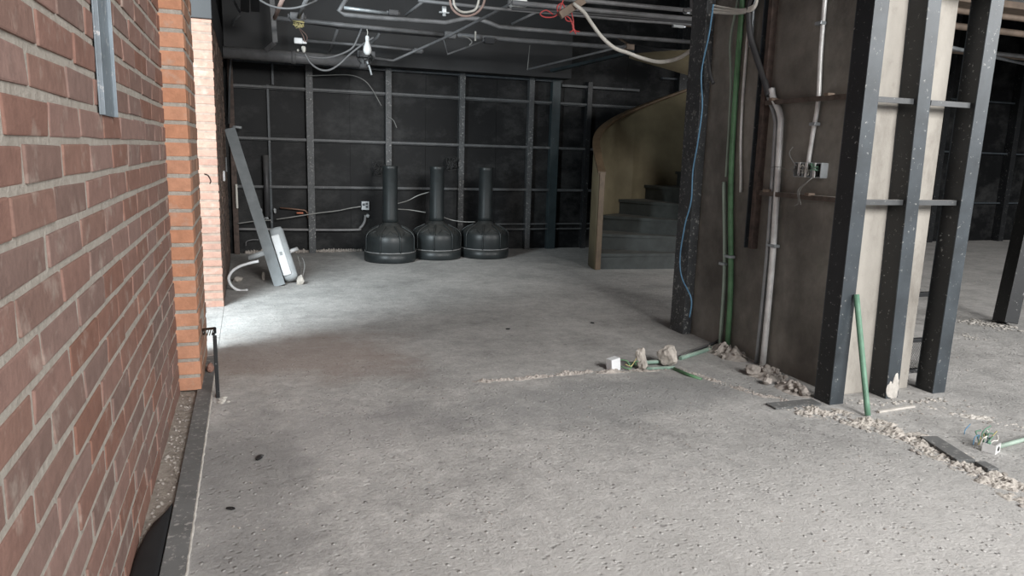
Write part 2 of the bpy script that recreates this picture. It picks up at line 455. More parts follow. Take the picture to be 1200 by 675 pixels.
fr2 = thing('steel_wall_frame', (9, YB - .04, 0), 'dark studs and thin rails on the black wall of the right hand room', 'wall frame')
for k in range(11):
    cstud(4.9 + k * .72, 5.0 + k * .72, YB - .12, YB, 0, CEIL, 'steel_black', fr2, web='both')
for z in (.57, 1.3, 2.03):
    b = MB(); b.box((4.7, YB - .06, z - .01), (12.8, YB - .02, z + .012)); b.build('rail', 'steel_dark', fr2)

# ================================================================== CONCRETE PIER AND WALL LINE
t = thing('concrete_pier', (2.86, 3.3, 0), 'sooty concrete pier carrying green and silver conduits', 'pier')
b = MB(); b.box((2.62, 2.625, 0), (3.02, 3.85, CEIL)); b.build('core', 'pier', t)
b = MB(); b.box((2.624, 2.600, 0), (3.07, 2.627, CEIL), .004); b.build('pale_face', 'slab', t)['label'] = 'pale front face of the pier'
b = MB(); b.bar((2.605, 3.285, .62), (2.605, 3.30, CEIL), .03, .05, (1, 0, 0), .002); b.build('corner_angle', 'rust', t)
b = MB(); b.bar((2.60, 3.34, .62), (2.60, 3.36, CEIL), .006, .03, (1, 0, 0)); b.build('edge_strip', 'steel_dark', t)
# end stud by the stairs
b = MB(); b.box((2.555, 3.83, 0), (2.56, 3.98, 2.7), .001); b.box((2.56, 3.975, 0), (2.64, 3.98, 2.7), .001); b.box((2.56, 3.83, 0), (2.615, 3.835, 2.7), .001)
tag(b.build('steel_end_stud', 'stud_back'), 'black steel stud closing the far end of the pier beside the stairs', 'stud')

# stud frame facing the camera
t = thing('steel_stud_frame', (2.85, 2.55, 0), 'three tall black steel studs in front of the pale pier face', 'stud frame')
for x0, x1, lean, mm in ((2.483, 2.562, -.005, 'steel_dark'), (2.819, 2.895, -.05, 'steel_dark'), (3.119, 3.2, .02, 'steel_dark')):
    s_ = MB(); sh = Matrix.Identity(4); sh[0][2] = lean / 1.85
    s_.box((x0, 2.495, 0), (x1, 2.501, 2.7), .0015, sh); s_.box((x0, 2.592, 0), (x1, 2.597, 2.7), .0015, sh)
    st = s_.build('stud', mm, t)
    w_ = MB(); w_.box((x0, 2.501, 0), (x0 + .005, 2.592, 2.7), .001, sh); w_.build('web', 'steel_black', st)
for z in (.93, 1.375):
    for a, b_ in ((2.565, 2.80), (2.885, 3.125)):
        r_ = MB(); r_.box((a, 2.515, z - .012), (b_, 2.522, z + .012), .001); r_.box((a, 2.522, z + .005), (b_, 2.55, z + .012), .001); r_.build('cross_rail', 'rail', t)
r_ = MB(); r_.box((2.93, 2.47, 1.868), (3.5, 2.6, 1.93), .003); r_.build('head_track', 'galv', t)
p_ = MB(); p_.chunk((2.857, 2.4945, .035), (.044, .005, .05), 4, 1, 3, 0); p_.chunk((2.868, 2.4945, .075), (.022, .005, .05), 9, 1, 3, 0); p_.chunk((2.835, 2.4945, .05), (.02, .005, .04), 12, 1, 3, 0); p_.build('plaster_splash', 'plaster_crumb', t)

# wire mesh panel behind
t = thing('wire_mesh_panel', (3.25, 2.75, 0), 'black framed wire mesh panel on the floor behind the third stud', 'panel')
b = MB()
for z in (.0, .17): b.box((3.2, 2.79, z), (3.5, 2.815, z + .02), .002)
for x in (3.2, 3.48): b.box((x, 2.79, 0), (x + .02, 2.815, .19), .002)
b.build('frame', 'steel_black', t)
b = MB()
for k in range(22):
    x = 3.21 + k * .0128
    b.tube([(x, 2.80, .01), (min(x + .12, 3.49), 2.80, .01 + min(.12, 3.49 - x) * 1.35)], .0012, 4)
    b.tube([(x, 2.803, .175), (min(x + .12, 3.49), 2.803, .175 - min(.12, 3.49 - x) * 1.35)], .0012, 4)
b.build('mesh', 'mesh', t)
b = MB(); b.box((3.75, 3.6, .22), (4.5, 3.63, .25), .002)
b.box((3.75, 3.6, 0), (3.78, 3.63, .22)); b.box((4.47, 3.6, 0), (4.5, 3.63, .22))
tag(b.build('low_steel_rail', 'steel_black'), 'low black steel rail glimpsed between the pier and third stud', 'rail')

# rails bracketed on the pier
for z, y0, y1, lab in ((1.398, 3.26, 2.61, 'upper rusty steel rail fixed across the sooty pier above the switch boxes'), (.928, 3.24, 2.67, 'lower rusty steel rail fixed across the sooty pier below the switch boxes')):
    t = thing('pier_rail', (2.6, 2.9, z), lab, 'rail', 'rails on the sooty pier')
    b = MB(); b.box((2.575, y1, z - .012), (2.581, y0, z + .012), .001); b.box((2.581, y1, z + .006), (2.62, y0, z + .012)); b.build('angle', 'rusty_dusty', t)
    for y in (y0 - .06, y1 + .2):
        c = MB(); c.box((2.56, y - .015, z + .008), (2.60, y + .015, z + .022), .003); c.build('clip', 'conduit_brown', t)

# conduits on the pier
def pipe(name, pts, r, mat, label, cat='conduit', group=None, smooth=0, n=10, clips=(), clipmat='galv'):
    b = MB(); b.tube(pts, r, n, True, smooth); o = b.build(name, mat); tag(o, label, cat, group)
    for c in clips:
        k = MB(); k.box((c[0] - .014, c[1] - r * 1.9, c[2] - .008), (c[0] + .02, c[1] + r * 1.9, c[2] + .008), .003); q = k.build('clip', clipmat); q.parent = o
    return o
GP = 'conduits on the sooty pier'
pipe('green_conduit', [(2.6, 3.43, .0), (2.6, 3.45, .4), (2.6, 3.53, 1.0), (2.6, 3.555, 1.6), (2.6, 3.56, 2.6)], .016, 'green_dark', 'tall dark green conduit running full height up the pier', 'conduit', GP, 6, clips=((2.59, 3.47, .55),))
pipe('green_conduit', [(2.6, 3.50, 0), (2.6, 3.515, .45), (2.6, 3.585, .93), (2.6, 3.587, .95)], .0115, 'green_pale', 'short pale green conduit standing left of the tall dark green one', 'conduit', GP, 6, clips=((2.59, 3.525, .5),))
pipe('steel_conduit', [(2.608, 3.44, .92), (2.608, 3.495, 1.45), (2.608, 3.49, 2.6)], .008, 'silver', 'thin shiny steel conduit just right of the tall green conduit', 'conduit', GP, 5)
pipe('green_cable', [(2.6, 3.575, 1.0), (2.6, 3.60, 1.5), (2.6, 3.64, 1.75), (2.6, 3.61, 1.93), (2.59, 3.56, 2.1)], .007, 'green_pale', 'pale cable looping beside the top of the tall green conduit', 'cable', None, 6)
pipe('steel_conduit', [(2.59, 3.10, 0), (2.59, 3.105, .6), (2.59, 3.135, 1.2), (2.59, 3.15, 1.33), (2.59, 3.215, 1.42), (2.59, 3.235, 1.47)], .0165, 'silver', 'thick silver conduit kinked at the top on the pier', 'conduit', GP, 6, clips=((2.585, 3.105, .66),))
pipe('steel_conduit', [(2.6, 3.165, 0), (2.6, 3.16, .6), (2.6, 3.185, 1.2), (2.6, 3.20, 1.32), (2.6, 3.26, 1.42), (2.6, 3.43, 1.70), (2.6, 3.455, 1.78), (2.6, 3.45, 2.6)], .0115, 'galv', 'thinner grey conduit bent sideways, left of the thick silver one', 'conduit', GP, 6)
pipe('steel_conduit', [(2.6, 2.925, 1.085), (2.6, 2.915, 1.22), (2.6, 2.90, 1.40), (2.6, 2.92, 1.7), (2.6, 2.94, 2.6)], .011, 'silver', 'straight silver conduit dropping down to the switch boxes on the pier', 'conduit', GP, 6, clips=((2.59, 2.9, 1.28), (2.59, 2.93, 1.75)))
# switch boxes
for k, y in enumerate((2.965, 2.905, 2.84)):
    t = thing('switch_box', (2.6, y, 1.06), ['leftmost open metal switch box with a tangle of wires on pier', 'middle open metal switch box under the straight silver conduit', 'rightmost metal switch box with green wires on the pier'][k], 'switch box', 'switch boxes on the pier')
    b = MB(); w, h = .028, .034
    b.box((2.617, y - w, 1.06 - h), (2.62, y + w, 1.06 + h))
    for q in (-1, 1):
        b.box((2.578, y + q * w - .0025, 1.06 - h), (2.62, y + q * w + .0025, 1.06 + h)); b.box((2.578, y - w, 1.06 + q * h - .0025), (2.62, y + w, 1.06 + q * h + .0025))
    b.build('box', 'galv', t)
    b = MB(); b.box((2.614, y - w + .003, 1.06 - h + .003), (2.6165, y + w - .003, 1.06 + h - .003)); b.build('shadowed_back', 'wire_black', t)['label'] = 'dark plate put in for the shade inside the box'  # shade of the open box painted as a dark plate
    b = MB(); b.box((2.572, y - .017 + .01 * k, 1.06 - .036), (2.577, y - .003 + .01 * k, 1.06 + .036), .001); b.build('mounting_strap', 'silver', t)
    b = MB()
    for j in range(5):
        p0 = Vector((2.6, y + random.uniform(-.02, .02), 1.06 + random.uniform(-.02, .02)))
        b.tube([p0, p0 + Vector((-.03, random.uniform(-.02, .02), random.uniform(-.02, .02))), p0 + Vector((-.035, random.uniform(-.03, .03), random.uniform(-.04, .03))), p0 + Vector((-.015, random.uniform(-.03, .03), random.uniform(-.03, .02)))], .0018, 5, True, 4)
    b.build('wires', ['wire_grey', 'offwhite', 'green'][k], t)
b = MB()
b.tube([(2.585, 2.975, 1.07), (2.57, 3.0, 1.10), (2.57, 3.03, 1.14), (2.58, 3.02, 1.17)], .0025, 6, True, 6)
b.tube([(2.585, 2.98, 1.05), (2.57, 3.03, 1.055), (2.57, 3.10, 1.07), (2.575, 3.20, 1.06)], .0018, 6, True, 6)
b.tube([(2.58, 2.84, 1.04), (2.56, 2.88, 1.0), (2.56, 2.93, .96), (2.56, 2.92, .90), (2.565, 2.95, .88)], .0025, 6, True, 6)
b.tube([(2.58, 2.85, 1.03), (2.555, 2.87, 1.0), (2.56, 2.92, .95), (2.56, 2.90, .89)], .002, 6, True, 6)
tag(b.build('loose_wires', 'wire_grey'), 'loose grey wires dangling from the switch boxes on the pier', 'wires')

# cable over the pier end
pipe('blue_cable', [onX(836, 5, 2.5), onX(831, 40, 2.52), onX(822, 85, 2.53), onX(823, 125, 2.53), onX(818, 165, 2.53), onX(812, 200, 2.53), onX(810, 235, 2.53), onX(803, 262, 2.53), onX(797, 300, 2.53), onX(799, 325, 2.53), onX(810, 350, 2.53), onX(808, 372, 2.53)], .0045, 'blue', 'blue cable hanging down along the black end stud', 'cable', None, 6)
WC = [onY(672, 4, 4.7), onY(684, 14, 4.65), onY(693, 27, 4.6), onY(705, 43, 4.55), onY(720, 56, 4.5), onY(736, 62, 4.45), onY(755, 69, 4.4), onY(775, 72.5, 4.3), onY(795, 68, 4.2), onY(812, 57, 4.1), onY(826, 42, 4.0), onY(832, 22, 3.95), onY(833, 6, 3.9), onY(833, -6, 3.9)]
pipe('white_cable', WC, .0125, 'offwhite', 'thick white cable sagging in a loop from the ceiling to the pier', 'cable', None, 6)
b = MB()
for k in range(3):
    b.tube([onY(835, 14 - k * 4, 3.75), onY(850, 15 - k * 3, 3.65), onY(868, 15 - k * 2, 3.5), onY(882, 11 - k * 2, 3.4), onY(887, 0, 3.38), onY(886, -14, 3.38)], .009 - .002 * k, 8, True, 6)
tag(b.build('bundled_cables', 'offwhite'), 'bundle of grey white cables bending around top of the pier', 'cables')
pipe('black_cable', [onX(884, -8, 2.56), onX(878, 10, 2.56), onX(879, 40, 2.56), onX(886, 65, 2.57), onX(896, 95, 2.58), onX(901, 112, 2.58)], .016, 'conduit_black', 'black flexible conduit slanting along top of the pier', 'conduit', GP, 6)
pipe('black_cable', [onX(829, 60, 2.55), onX(832, 85, 2.55), onX(836, 98, 2.56)], .01, 'conduit_black', 'short black cable stub by the top of the end stud', 'cable', None, 6)

# ================================================================== STAIR
SC = Vector((4.28, 6.2)); R1 = 1.08; TH = .05; RISE = .158; STEP = 20.0; A0 = 174.0
t = thing('curved_staircase', (SC.x, SC.y, 0), 'curved staircase with ochre parapet and dark steps beside the pier', 'staircase')
def pol(r, deg): a = math.radians(deg); return SC.x + r * math.cos(a), SC.y + r * math.sin(a)
def helix_wall(a0, a1, r0, r1, zb, zt, n):
    b = MB(); rings = []
    for i in range(n + 1):
        a = a0 + (a1 - a0) * i / n
        rings.append([b.bm.verts.new((*pol(r0, a), zb(a))), b.bm.verts.new((*pol(r1, a), zb(a))), b.bm.verts.new((*pol(r1, a), zt(a))), b.bm.verts.new((*pol(r0, a), zt(a)))])
    for A, B in zip(rings, rings[1:]):
        for k in range(4):
            f = b.bm.faces.new((A[k], A[(k + 1) % 4], B[(k + 1) % 4], B[k])); f.smooth = k in (1, 3)
    b.bm.faces.new(rings[0]); b.bm.faces.new(rings[-1][::-1])
    return b
def zst(a): return (A0 - a) / STEP * RISE
def ztop(a):
    u = A0 - a
    return .93 + .16 * (1 - math.exp(-max(u, 0) / 9.0)) + zst(a) * .92
helix_wall(A0, -30, R1, R1 + TH, lambda a: max(0, zst(a) - .35) if a < 100 else 0, ztop, 90).build('parapet', 'ochre', t)
cap = MB(); 
cp = []
for i in range(61):
    a = A0 - i * 3.3; cp.append(Vector((*pol(R1 + TH / 2, a), ztop(a) + .008)))
cw = helix_wall(A0 + .5, -30, R1 - .012, R1 + TH + .012, lambda a: ztop(a) - .012, lambda a: ztop(a) + .022, 90); cw.build('handrail_cap', 'cap', t)
b = MB(); pe = pol(R1, A0); b.box((pe[0] - TH - .002, pe[1] - .014, 0), (pe[0] + .004, pe[1] - .002, .945), .003); b.build('end_darkening', 'cap', t)  # board added over the parapet end to darken it against front light
cap.bm.free()
for k in range(12):
    a0 = A0 - 1 - k * STEP; a1 = a0 - STEP - 4; z1 = (k + 1) * RISE; z0 = z1 - RISE if k < 4 else z1 - RISE - .12
    helix_wall(a0, a1, .16, R1 - .002, lambda a: z0, lambda a: z1 - .03, 8).build('riser', 'step', t)
    helix_wall(a0 + 1.2, a1, .16, R1 - .002, lambda a: z1 - .03, lambda a: z1, 8).build('tread', 'step', t)
b = MB(); b.lathe([(.16, 0), (.16, 1.9), (0, 1.9)], 24, (SC.x, SC.y, 0)); b.build('newel_column', 'ochre', t)
# upper turn passing above
def zu(a): return 1.735 + (-128 - a) / 40 * .23
helix_wall(-60, -165, R1, R1 + .06, lambda a: zu(a) , lambda a: max(zu(a) + .02, 1.98), 60).build('upper_parapet', 'ochre', t)
helix_wall(-60, -165, .2, R1, lambda a: zu(a) + .01, lambda a: zu(a) + .12, 60).build('upper_flight', 'black_soffit', t)

# ================================================================== BINS
BN = thing('cigarette_receptacle', (1.316, 7.22, 0), 'leftmost of three black plastic long-necked ash bins, front panel dust streaked', 'ash bin', 'black ash bins against the back wall')
RB = .255
prof = [(0, 0.001), (RB - .004, 0.001), (RB + .004, .012), (RB + .004, .085), (RB - .008, .093), (RB - .012, .10), (RB - .008, .115), (RB - .006, .20), (RB - .010, .245), (RB - .025, .277), (RB - .055, .302), (RB - .10, .325), (RB - .14, .343), (RB - .165, .358), (RB - .178, .372), (RB - .183, .39), (0, .39)]
b = MB(); b.lathe(prof, 64); b.build('base', 'bin', BN, local=True)
b = MB(); b.lathe([(.0, .385), (.079, .385), (.077, .42), (.074, .6), (.0725, .9), (.075, .905), (.076, .935), (.072, .942), (.062, .94), (.06, .86), (0, .86)], 40); b.build('neck', 'bin', BN, local=True)
b = MB()
rg = [Vector(((RB - .004) * math.cos(2 * PI * k / 64), (RB - .004) * math.sin(2 * PI * k / 64), .1)) for k in range(65)]
b.tube(rg, .0055, 6, False); b.build('hoop', 'hoop', BN, local=True)
for k in range(8):
    a = 2 * PI * k / 8 - PI / 2 + .22
    b = MB()
    pr = [(RB - .003, .103), (RB - .001, .20), (RB - .004, .247), (RB - .020, .281), (RB - .052, .307), (RB - .098, .330), (RB - .137, .348)]
    b.tube([(r * math.cos(a), r * math.sin(a), z) for r, z in pr], .0075, 6, True, 4); b.build('rib', 'bin', BN, local=True)
for k in range(8):
    a = 2 * PI * k / 8 - PI / 2 + .22 + PI / 8
    b = MB(); pts = []
    for j in range(9):
        u = -1 + 2 * j / 8; aa = a + u * .33; zz = .262 + .05 * (1 - abs(u)); rr = np.interp(zz, [.245, .277, .302, .325], [RB - .007, RB - .022, RB - .052, RB - .097])
        pts.append((rr * math.cos(aa), rr * math.sin(aa), zz))
    b.tube(pts, .005, 6, True, 2); b.build('panel_arch', 'bin', BN, local=True)
copy_thing(BN, (1.826, 7.36, 0), -.55, 'middle of the three black ash bins, with dusty brown shoulders')
copy_thing(BN, (2.354, 7.36, 0), .18, 'rightmost of the three black plastic long-necked ash bins, nearest the stairs')

# ================================================================== LEFT BACK: leaning channel, casing, tubes
A = onY(328, 338, 5.98); A.z = max(A.z, .004); B = Vector((-.135, 6.72, 1.235))
t = thing('leaning_steel_channel', A, 'long grey steel channel leaning against the pale brick pillar', 'channel')
d_ = (B - A).normalized(); toC = (Vector((0, 0, H)) - A).normalized(); sd = d_.cross(toC).normalized(); nf = sd.cross(d_).normalized()
def frame_bar(mb_, p, q, wlo, whi, dlo, dhi, bev=.001):
    L = (q - p).length; z = (q - p).normalized()
    M4 = Matrix.Translation(p) @ Matrix((sd, nf, z)).transposed().to_4x4()
    mb_.box((wlo, dlo, 0), (whi, dhi, L), bev, M4)
b = MB(); frame_bar(b, A, B, -.043, .043, -.004, 0); b.build('face', 'grey_metal', t)
b = MB(); frame_bar(b, A, B, -.043, -.039, -.045, -.004); b.build('flange', 'grey_metal', t)
b = MB(); frame_bar(b, A, B, .039, .043, -.045, -.004); b.build('flange', 'grey_metal', t)
# casing fixed behind
def alongp(u, w, n_): return A + d_ * u + sd * w + nf * n_
sgn = 1 if (sd.x > 0) else -1
t = thing('lamp_casing', alongp(.1, sgn * .1, 0), 'grey lamp casing with white panel beside the leaning channel', 'lamp casing')
def casing(mb_, u0, u1, w0, w1, n0, n1, bev):
    M4 = Matrix.Translation(A) @ Matrix((sd, nf, d_)).transposed().to_4x4()
    wa, wb = sorted((sgn * w0, sgn * w1)); mb_.box((wa, n0, u0), (wb, n1, u1), bev, M4)
b = MB(); casing(b, .045, .52, .046, .16, -.14, -.03, .04); b.build('body', 'lightgrey', t, True)
b = MB(); casing(b, .075, .44, .05, .115, -.035, -.012, .012); b.build('white_panel', 'white', t)
b = MB(); casing(b, .25, .28, .075, .095, -.013, -.006, .003); b.build('latch', 'lightgrey', t)
tp = [(347, 291), (340, 294), (333, 297)]
pipe('arm_tube', [onY(348, 291.5, 6.3), onY(330, 298.5, 6.2)], .017, 'white', 'short white tube sticking out to the right of the lamp casing', 'tube')
pipe('arm_tube', [onY(291, 302.5, 5.98), onY(309, 296.5, 5.98)], .021, 'lightgrey', 'short light grey tube sticking out left of the leaning channel', 'tube')
pipe('bent_white_tube', [onY(303, 306, 5.85), onY(292, 308.5, 5.85), onY(281, 312, 5.85), onY(272, 318, 5.85), onY(268, 326, 5.85), onY(270, 333, 5.85), onY(275, 338, 5.85), onY(282, 340.5, 5.85), onY(290, 340, 5.83)], .011, 'white', 'bent white tube curving down to the floor left of leaning channel', 'tube', None, 6)
b = MB(); b.chunk(onZ(352, 333) + Vector((0, 0, .03)), (.045, .035, .06), 11); tag(b.build('broken_chunk', 'lump'), 'pale broken chunk on the floor right of the lamp casing', 'rubble')
b = MB(); b.chunk(onZ(279, 330) + Vector((0, 0, .02)), (.05, .045, .035), 15); tag(b.build('broken_chunk', 'lump'), 'grey broken chunk lying inside curve of the bent white tube', 'rubble')
b = MB(); b.chunk(onZ(309, 328) + Vector((0, 0, .03)), (.018, .018, .05), 19); tag(b.build('broken_chunk', 'lump'), 'small chunk just left of the foot of leaning channel', 'rubble')
pipe('wire_loop', [onZ(354, 326, .01), onY(357, 312, 6.3), onY(354, 302, 6.4), onY(349, 300, 6.45), onY(352, 312, 6.4), onZ(353, 327, .01)], .004, 'wire_grey', 'thin wire loop standing up from the pale chunk', 'wire', None, 6)
# little fittings on pillar side
t = thing('white_switch', onX(262, 206, -.19), 'small white switch on the sooty side of the pale pillar', 'switch')
p = onX(262, 206, -.188); b = MB(); b.box((p.x - .004, p.y - .06, p.z - .04), (p.x + .012, p.y + .06, p.z + .04), .004); b.build('plate', 'white', t)
p2 = onX(265, 196, -.188); b = MB(); b.box((p2.x - .004, p2.y - .01, p2.z - .04), (p2.x + .008, p2.y + .03, p2.z + .09), .002); b.build('strap', 'lightgrey', t)
p = onY(277.5, 230, YB - .1); b = MB(); b.box((p.x - .01, p.y - .01, p.z - .12), (p.x + .01, p.y + .01, p.z + .12), .003); tag(b.build('white_strip', 'offwhite'), 'thin white strip on the rusty left stud of back wall', 'strip')
pipe('hook', [onY(272, 151, YB - .08), onY(274, 148.5, YB - .12), onY(283, 149.5, YB - .14)], .012, 'lightgrey', 'small grey hook poking out near top of leaning channel', 'hook')
pipe('red_wire', [onX(240, 204, -.185), onX(244, 206, -.17), onX(247, 212, -.17), onX(246, 215, -.18)], .003, 'rust', 'short dark wire stuck on the front of the pale pillar', 'wire', None, 5)

# back wall fittings
YW = YB - .05
pipe('wall_conduit', [onY(277, 268.5, YW), onY(330, 269, YW), onY(413, 269.5, YW), onY(422, 267, YW), onY(427, 260, YW), onY(428, 252, YW)], .014, 'conduit_dark', 'low dark conduit along the back wall turning up to wall box', 'conduit', None, 6)
t = thing('wall_box', onY(428, 241, YW), 'square metal wall box on the black wall left of the bins', 'wall box')
p = onY(428, 241, YW); b = MB(); b.box((p.x - .04, YW - .01, p.z - .045), (p.x + .04, YB, p.z + .045), .003); b.build('box', 'galv', t)
for dx, dz in ((-.018, .012), (.016, -.012), (.015, .02)):
    b = MB(); b.box((p.x + dx - .012, YW - .018, p.z + dz - .012), (p.x + dx + .012, YW - .009, p.z + dz + .012), .002); b.build('knockout', 'steel_dark', t)
p = onY(431, 253, YW); b = MB(); b.chunk((p.x, YW + .01, p.z), (.028, .03, .022), 5, 1); tag(b.build('wall_fitting', 'lightgrey'), 'small grey fitting hanging just under the wall box', 'fitting')
def wire(name, pts, r, mat, label, Y=YW - .03): pipe(name, [onY(x, y, Y) for x, y in pts], r, mat, label, 'wire', None, 6, 6)
wire('wall_wire', [(324, 257), (345, 254), (370, 250), (395, 247), (410, 244), (423, 242)], .006, 'wire_grey', 'grey wire slanting along the back wall into the wall box', YW - .045)
wire('wall_wire', [(278, 262), (300, 259), (318, 258)], .006, 'wire_grey', 'short grey wire low on the back wall behind leaning channel', YW - .045)
wire('wall_wire', [(464, 239), (478, 235), (490, 229), (503, 225)], .005, 'wire_grey', 'thin wire rising between the left and middle bins', 7.45)
wire('wall_wire', [(466, 245), (480, 246), (499, 249)], .005, 'wire_grey', 'thin level wire between necks of the left and middle bins', 7.45)
wire('wall_wire', [(518, 254), (530, 258), (545, 260), (557, 260)], .005, 'wire_grey', 'thin wire between the middle and right bins', 7.45)
pipe('copper_tube', [onY(328, 243.5, YW), onY(345, 245, YW), onY(357, 246.5, YW), onY(360, 249, YW), onY(361, 256, YW)], .008, 'copper', 'short copper tube bent beside the left stud of back wall', 'tube')
p = onY(353, 249.5, YW - .02); b = MB(); b.box((p.x - .045, p.y - .01, p.z - .009), (p.x + .02, p.y + .01, p.z + .009), .004); tag(b.build('orange_tape', 'orange'), 'piece of orange tape stuck at the copper tube', 'tape')
t = thing('tap_fitting', onY(313, 252, YW - .05), 'white pipe fittings low on back wall right of leaning channel', 'fitting')
for x, y, sx, sz in ((306, 247, .014, .03), (322, 247, .014, .035), (312, 256, .04, .018)):
    p = onY(x, y, YW - .03); b = MB(); b.chunk(p, (sx, .02, sz), x, 1); b.build('connector', 'lightgrey', t)
b = MB(); p = onY(313, 240, YW - .02); b.tube([(p.x, p.y, p.z + .5), (p.x, p.y, p.z - .12)], .03, 10); b.build('supply_pipe', 'conduit_black', t)
wire('wall_wire', [(288, 288), (289, 283), (296, 281), (303, 281)], .005, 'conduit_dark', 'short bent wire near the floor behind the leaning channel')
for (x, y), lab in (((530, 191), 'tangle of black wires on back wall beside the middle bin'), ((444, 197), 'tangle of black wires on back wall beside the left bin')):
    b = MB(); c = onY(x, y, YB - .12)
    for k in range(7):
        b.tube([c + Vector((random.uniform(-.07, .07), random.uniform(-.02, .04), random.uniform(-.08, .08))) for _ in range(5)], .004, 5, True, 5)
    tag(b.build('wire_tangle', 'wire_black'), lab, 'wires')

# ================================================================== LEFT FOREGROUND
pS = [onX(103, 0, XL), onX(136, 0, XL), onX(118, 138, XL), onX(138, 136, XL)]
t = thing('metal_strap', (XL + .03, 2.08, 1.16), 'bluish grey metal strap hanging against the near brick wall', 'strap')
b = MB(); sh = Matrix.Identity(4); sh[1][2] = .04
b.box((XL + .002, 1.965, 1.16), (XL + .006, 2.15, 2.4), .001)
b.build('face', 'strap', t)
for y in (1.965, 2.146):
    b = MB(); b.box((XL + .006, y, 1.16), (XL + .015, y + .004, 2.4), .001); b.build('flange', 'strap', t)
mb = MB(); mb.box((-.252, .2, -.03), (-.19, 4.0, .003), .002); tag(mb.build('steel_edging', 'dusty'), 'dark steel edging strip in the floor along the brick wall', 'edging')
mb = MB()
mb.tube([(-.1875 + .0025 * noise.noise(Vector((k * .9, 3, 0))), .4 + k * .0235, -.001 + .002 * noise.noise(Vector((k * .7, 9, 0)))) for k in range(150)], [.0045 + .003 * noise.noise(Vector((k * .8, 0, 5))) for k in range(150)], 6)
tag(mb.build('pale_mortar_edge', 'plaster_crumb'), 'thin pale line of mortar along the steel edging strip', 'mortar', None, 'stuff')
# dark sheet standing in for a shadow on the trench dirt
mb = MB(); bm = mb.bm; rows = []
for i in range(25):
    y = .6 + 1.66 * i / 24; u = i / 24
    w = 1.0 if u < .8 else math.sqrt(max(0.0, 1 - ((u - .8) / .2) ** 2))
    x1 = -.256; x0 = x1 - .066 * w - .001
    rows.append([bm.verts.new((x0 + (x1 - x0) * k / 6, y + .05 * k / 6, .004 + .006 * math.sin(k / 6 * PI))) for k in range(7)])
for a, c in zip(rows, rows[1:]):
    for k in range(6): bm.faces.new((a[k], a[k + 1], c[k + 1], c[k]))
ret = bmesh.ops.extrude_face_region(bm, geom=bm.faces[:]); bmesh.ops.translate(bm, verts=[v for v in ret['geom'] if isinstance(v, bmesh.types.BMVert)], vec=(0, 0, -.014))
tag(mb.build('shadow_sheet', 'shadow_black', None, True), 'dark sheet standing in for a shadow with a rounded end between the brick wall and steel edging', 'sheet')
mb = MB()
for k in range(160):
    mb.chunk((random.uniform(-.318, -.256), random.uniform(1.9, 3.43), -.011), random.uniform(.003, .009), k, 1, 1)
tag(mb.build('trench_gravel', 'rubble'), 'gravel crumbs in the dirt strip at foot of the brick wall', 'gravel', None, 'stuff')
# bent black bracket
t = thing('bent_floor_bracket', onZ(255, 464), 'thin black steel bar bracket standing by foot of the orange pillar', 'bracket')
P0 = onZ(255.5, 466); P1 = onY(251.5, 393, P0.y + .02)
b = MB(); b.bar(P0, P1, .016, .016, (1, 0, 0), .002); b.build('upright', 'steel_black', t)
b = MB(); Q = [P1 + Vector((0, 0, -.01)), onY(250, 391, P0.y + .03), onY(252, 390, P0.y + .05), onY(252, 384.5, P0.y + .06), onY(238, 386, P0.y + .2), onY(239, 392, P0.y + .2)]
b.tube(Q, .006, 6); b.build('top_loop', 'steel_black', t)
b = MB()
for k in range(5):
    f0 = Q[3].lerp(Q[4], k / 5 + .1); b.tube([f0, f0 + Vector((-.01, .02, -.035))], .0025, 5)
b.build('spring_bars', 'wire_grey', t)
b = MB()
for k in range(9):
    b.chunk(onZ(255 + 14 * random.random(), 466 + 8 * random.random()) + Vector((0, 0, .003)), random.uniform(.008, .02), k + 40, .6)
tag(b.build('pale_crumbs', 'plaster_crumb'), 'pale crumbs at foot of the bent black bracket', 'rubble', None, 'stuff')
b = MB(); b.chunk(onZ(247, 436) + Vector((0, 0, .02)), (.02, .03, .03), 71); tag(b.build('red_brick_shard', 'brick'), 'small reddish brick shard behind the bent bracket', 'shard')

# ================================================================== FLOOR DEBRIS
# white box on its side
P = onZ(724, 436)
t = thing('white_switch_box', P, 'white plastic switch box lying on its side on the floor', 'switch box')
Mx = Matrix.Translation(P + Vector((0, .02, 0))) @ Matrix.Rotation(.25, 4, 'Z') @ Matrix.Rotation(-.12, 4, 'Y')
b = MB(); w, h, dp = .03, .066, .04
b.box((-w, -.003, 0), (w, .002, h), .002, Mx)
b.box((-w, 0, 0), (-w + .003, dp, h), .001, Mx); b.box((w - .003, 0, 0), (w, dp, h), .001, Mx); b.box((-w, 0, h - .003), (w, dp, h), .001, Mx); b.box((-w, 0, 0), (w, dp, .003), .001, Mx)
b.build('shell', 'white', t)
b = MB(); b.tube([Mx @ Vector((w, .02, .05)), P + Vector((.06, .02, .05)), P + Vector((.075, .0, .02)), P + Vector((.095, .01, .045)), P + Vector((.12, .02, .02))], .003, 6, True, 6)
b.tube([Mx @ Vector((w, .03, .02)), P + Vector((.06, -.01, .015)), P + Vector((.085, .015, .03)), P + Vector((.11, .0, .05)), P + Vector((.14, .01, .045))], .003, 6, True, 6); b.build('wires', 'green_dark', t)
b = MB(); b.tube([P + Vector((.04, .0, .04)), P + Vector((.07, -.01, .03)), P + Vector((.10, .0, .06)), P + Vector((.12, .02, .065))], .0025, 6, True, 6); b.build('wire_strand', 'wire_yellow', t)
P = onZ(752, 433); b = MB(); b.chunk((P.x - .012, P.y, .082), (.034, .028, .046), 27, 1, 3, 0); 
b.chunk((P.x - .002, P.y - .002, .04), (.036, .030, .052), 24, 1, 3)
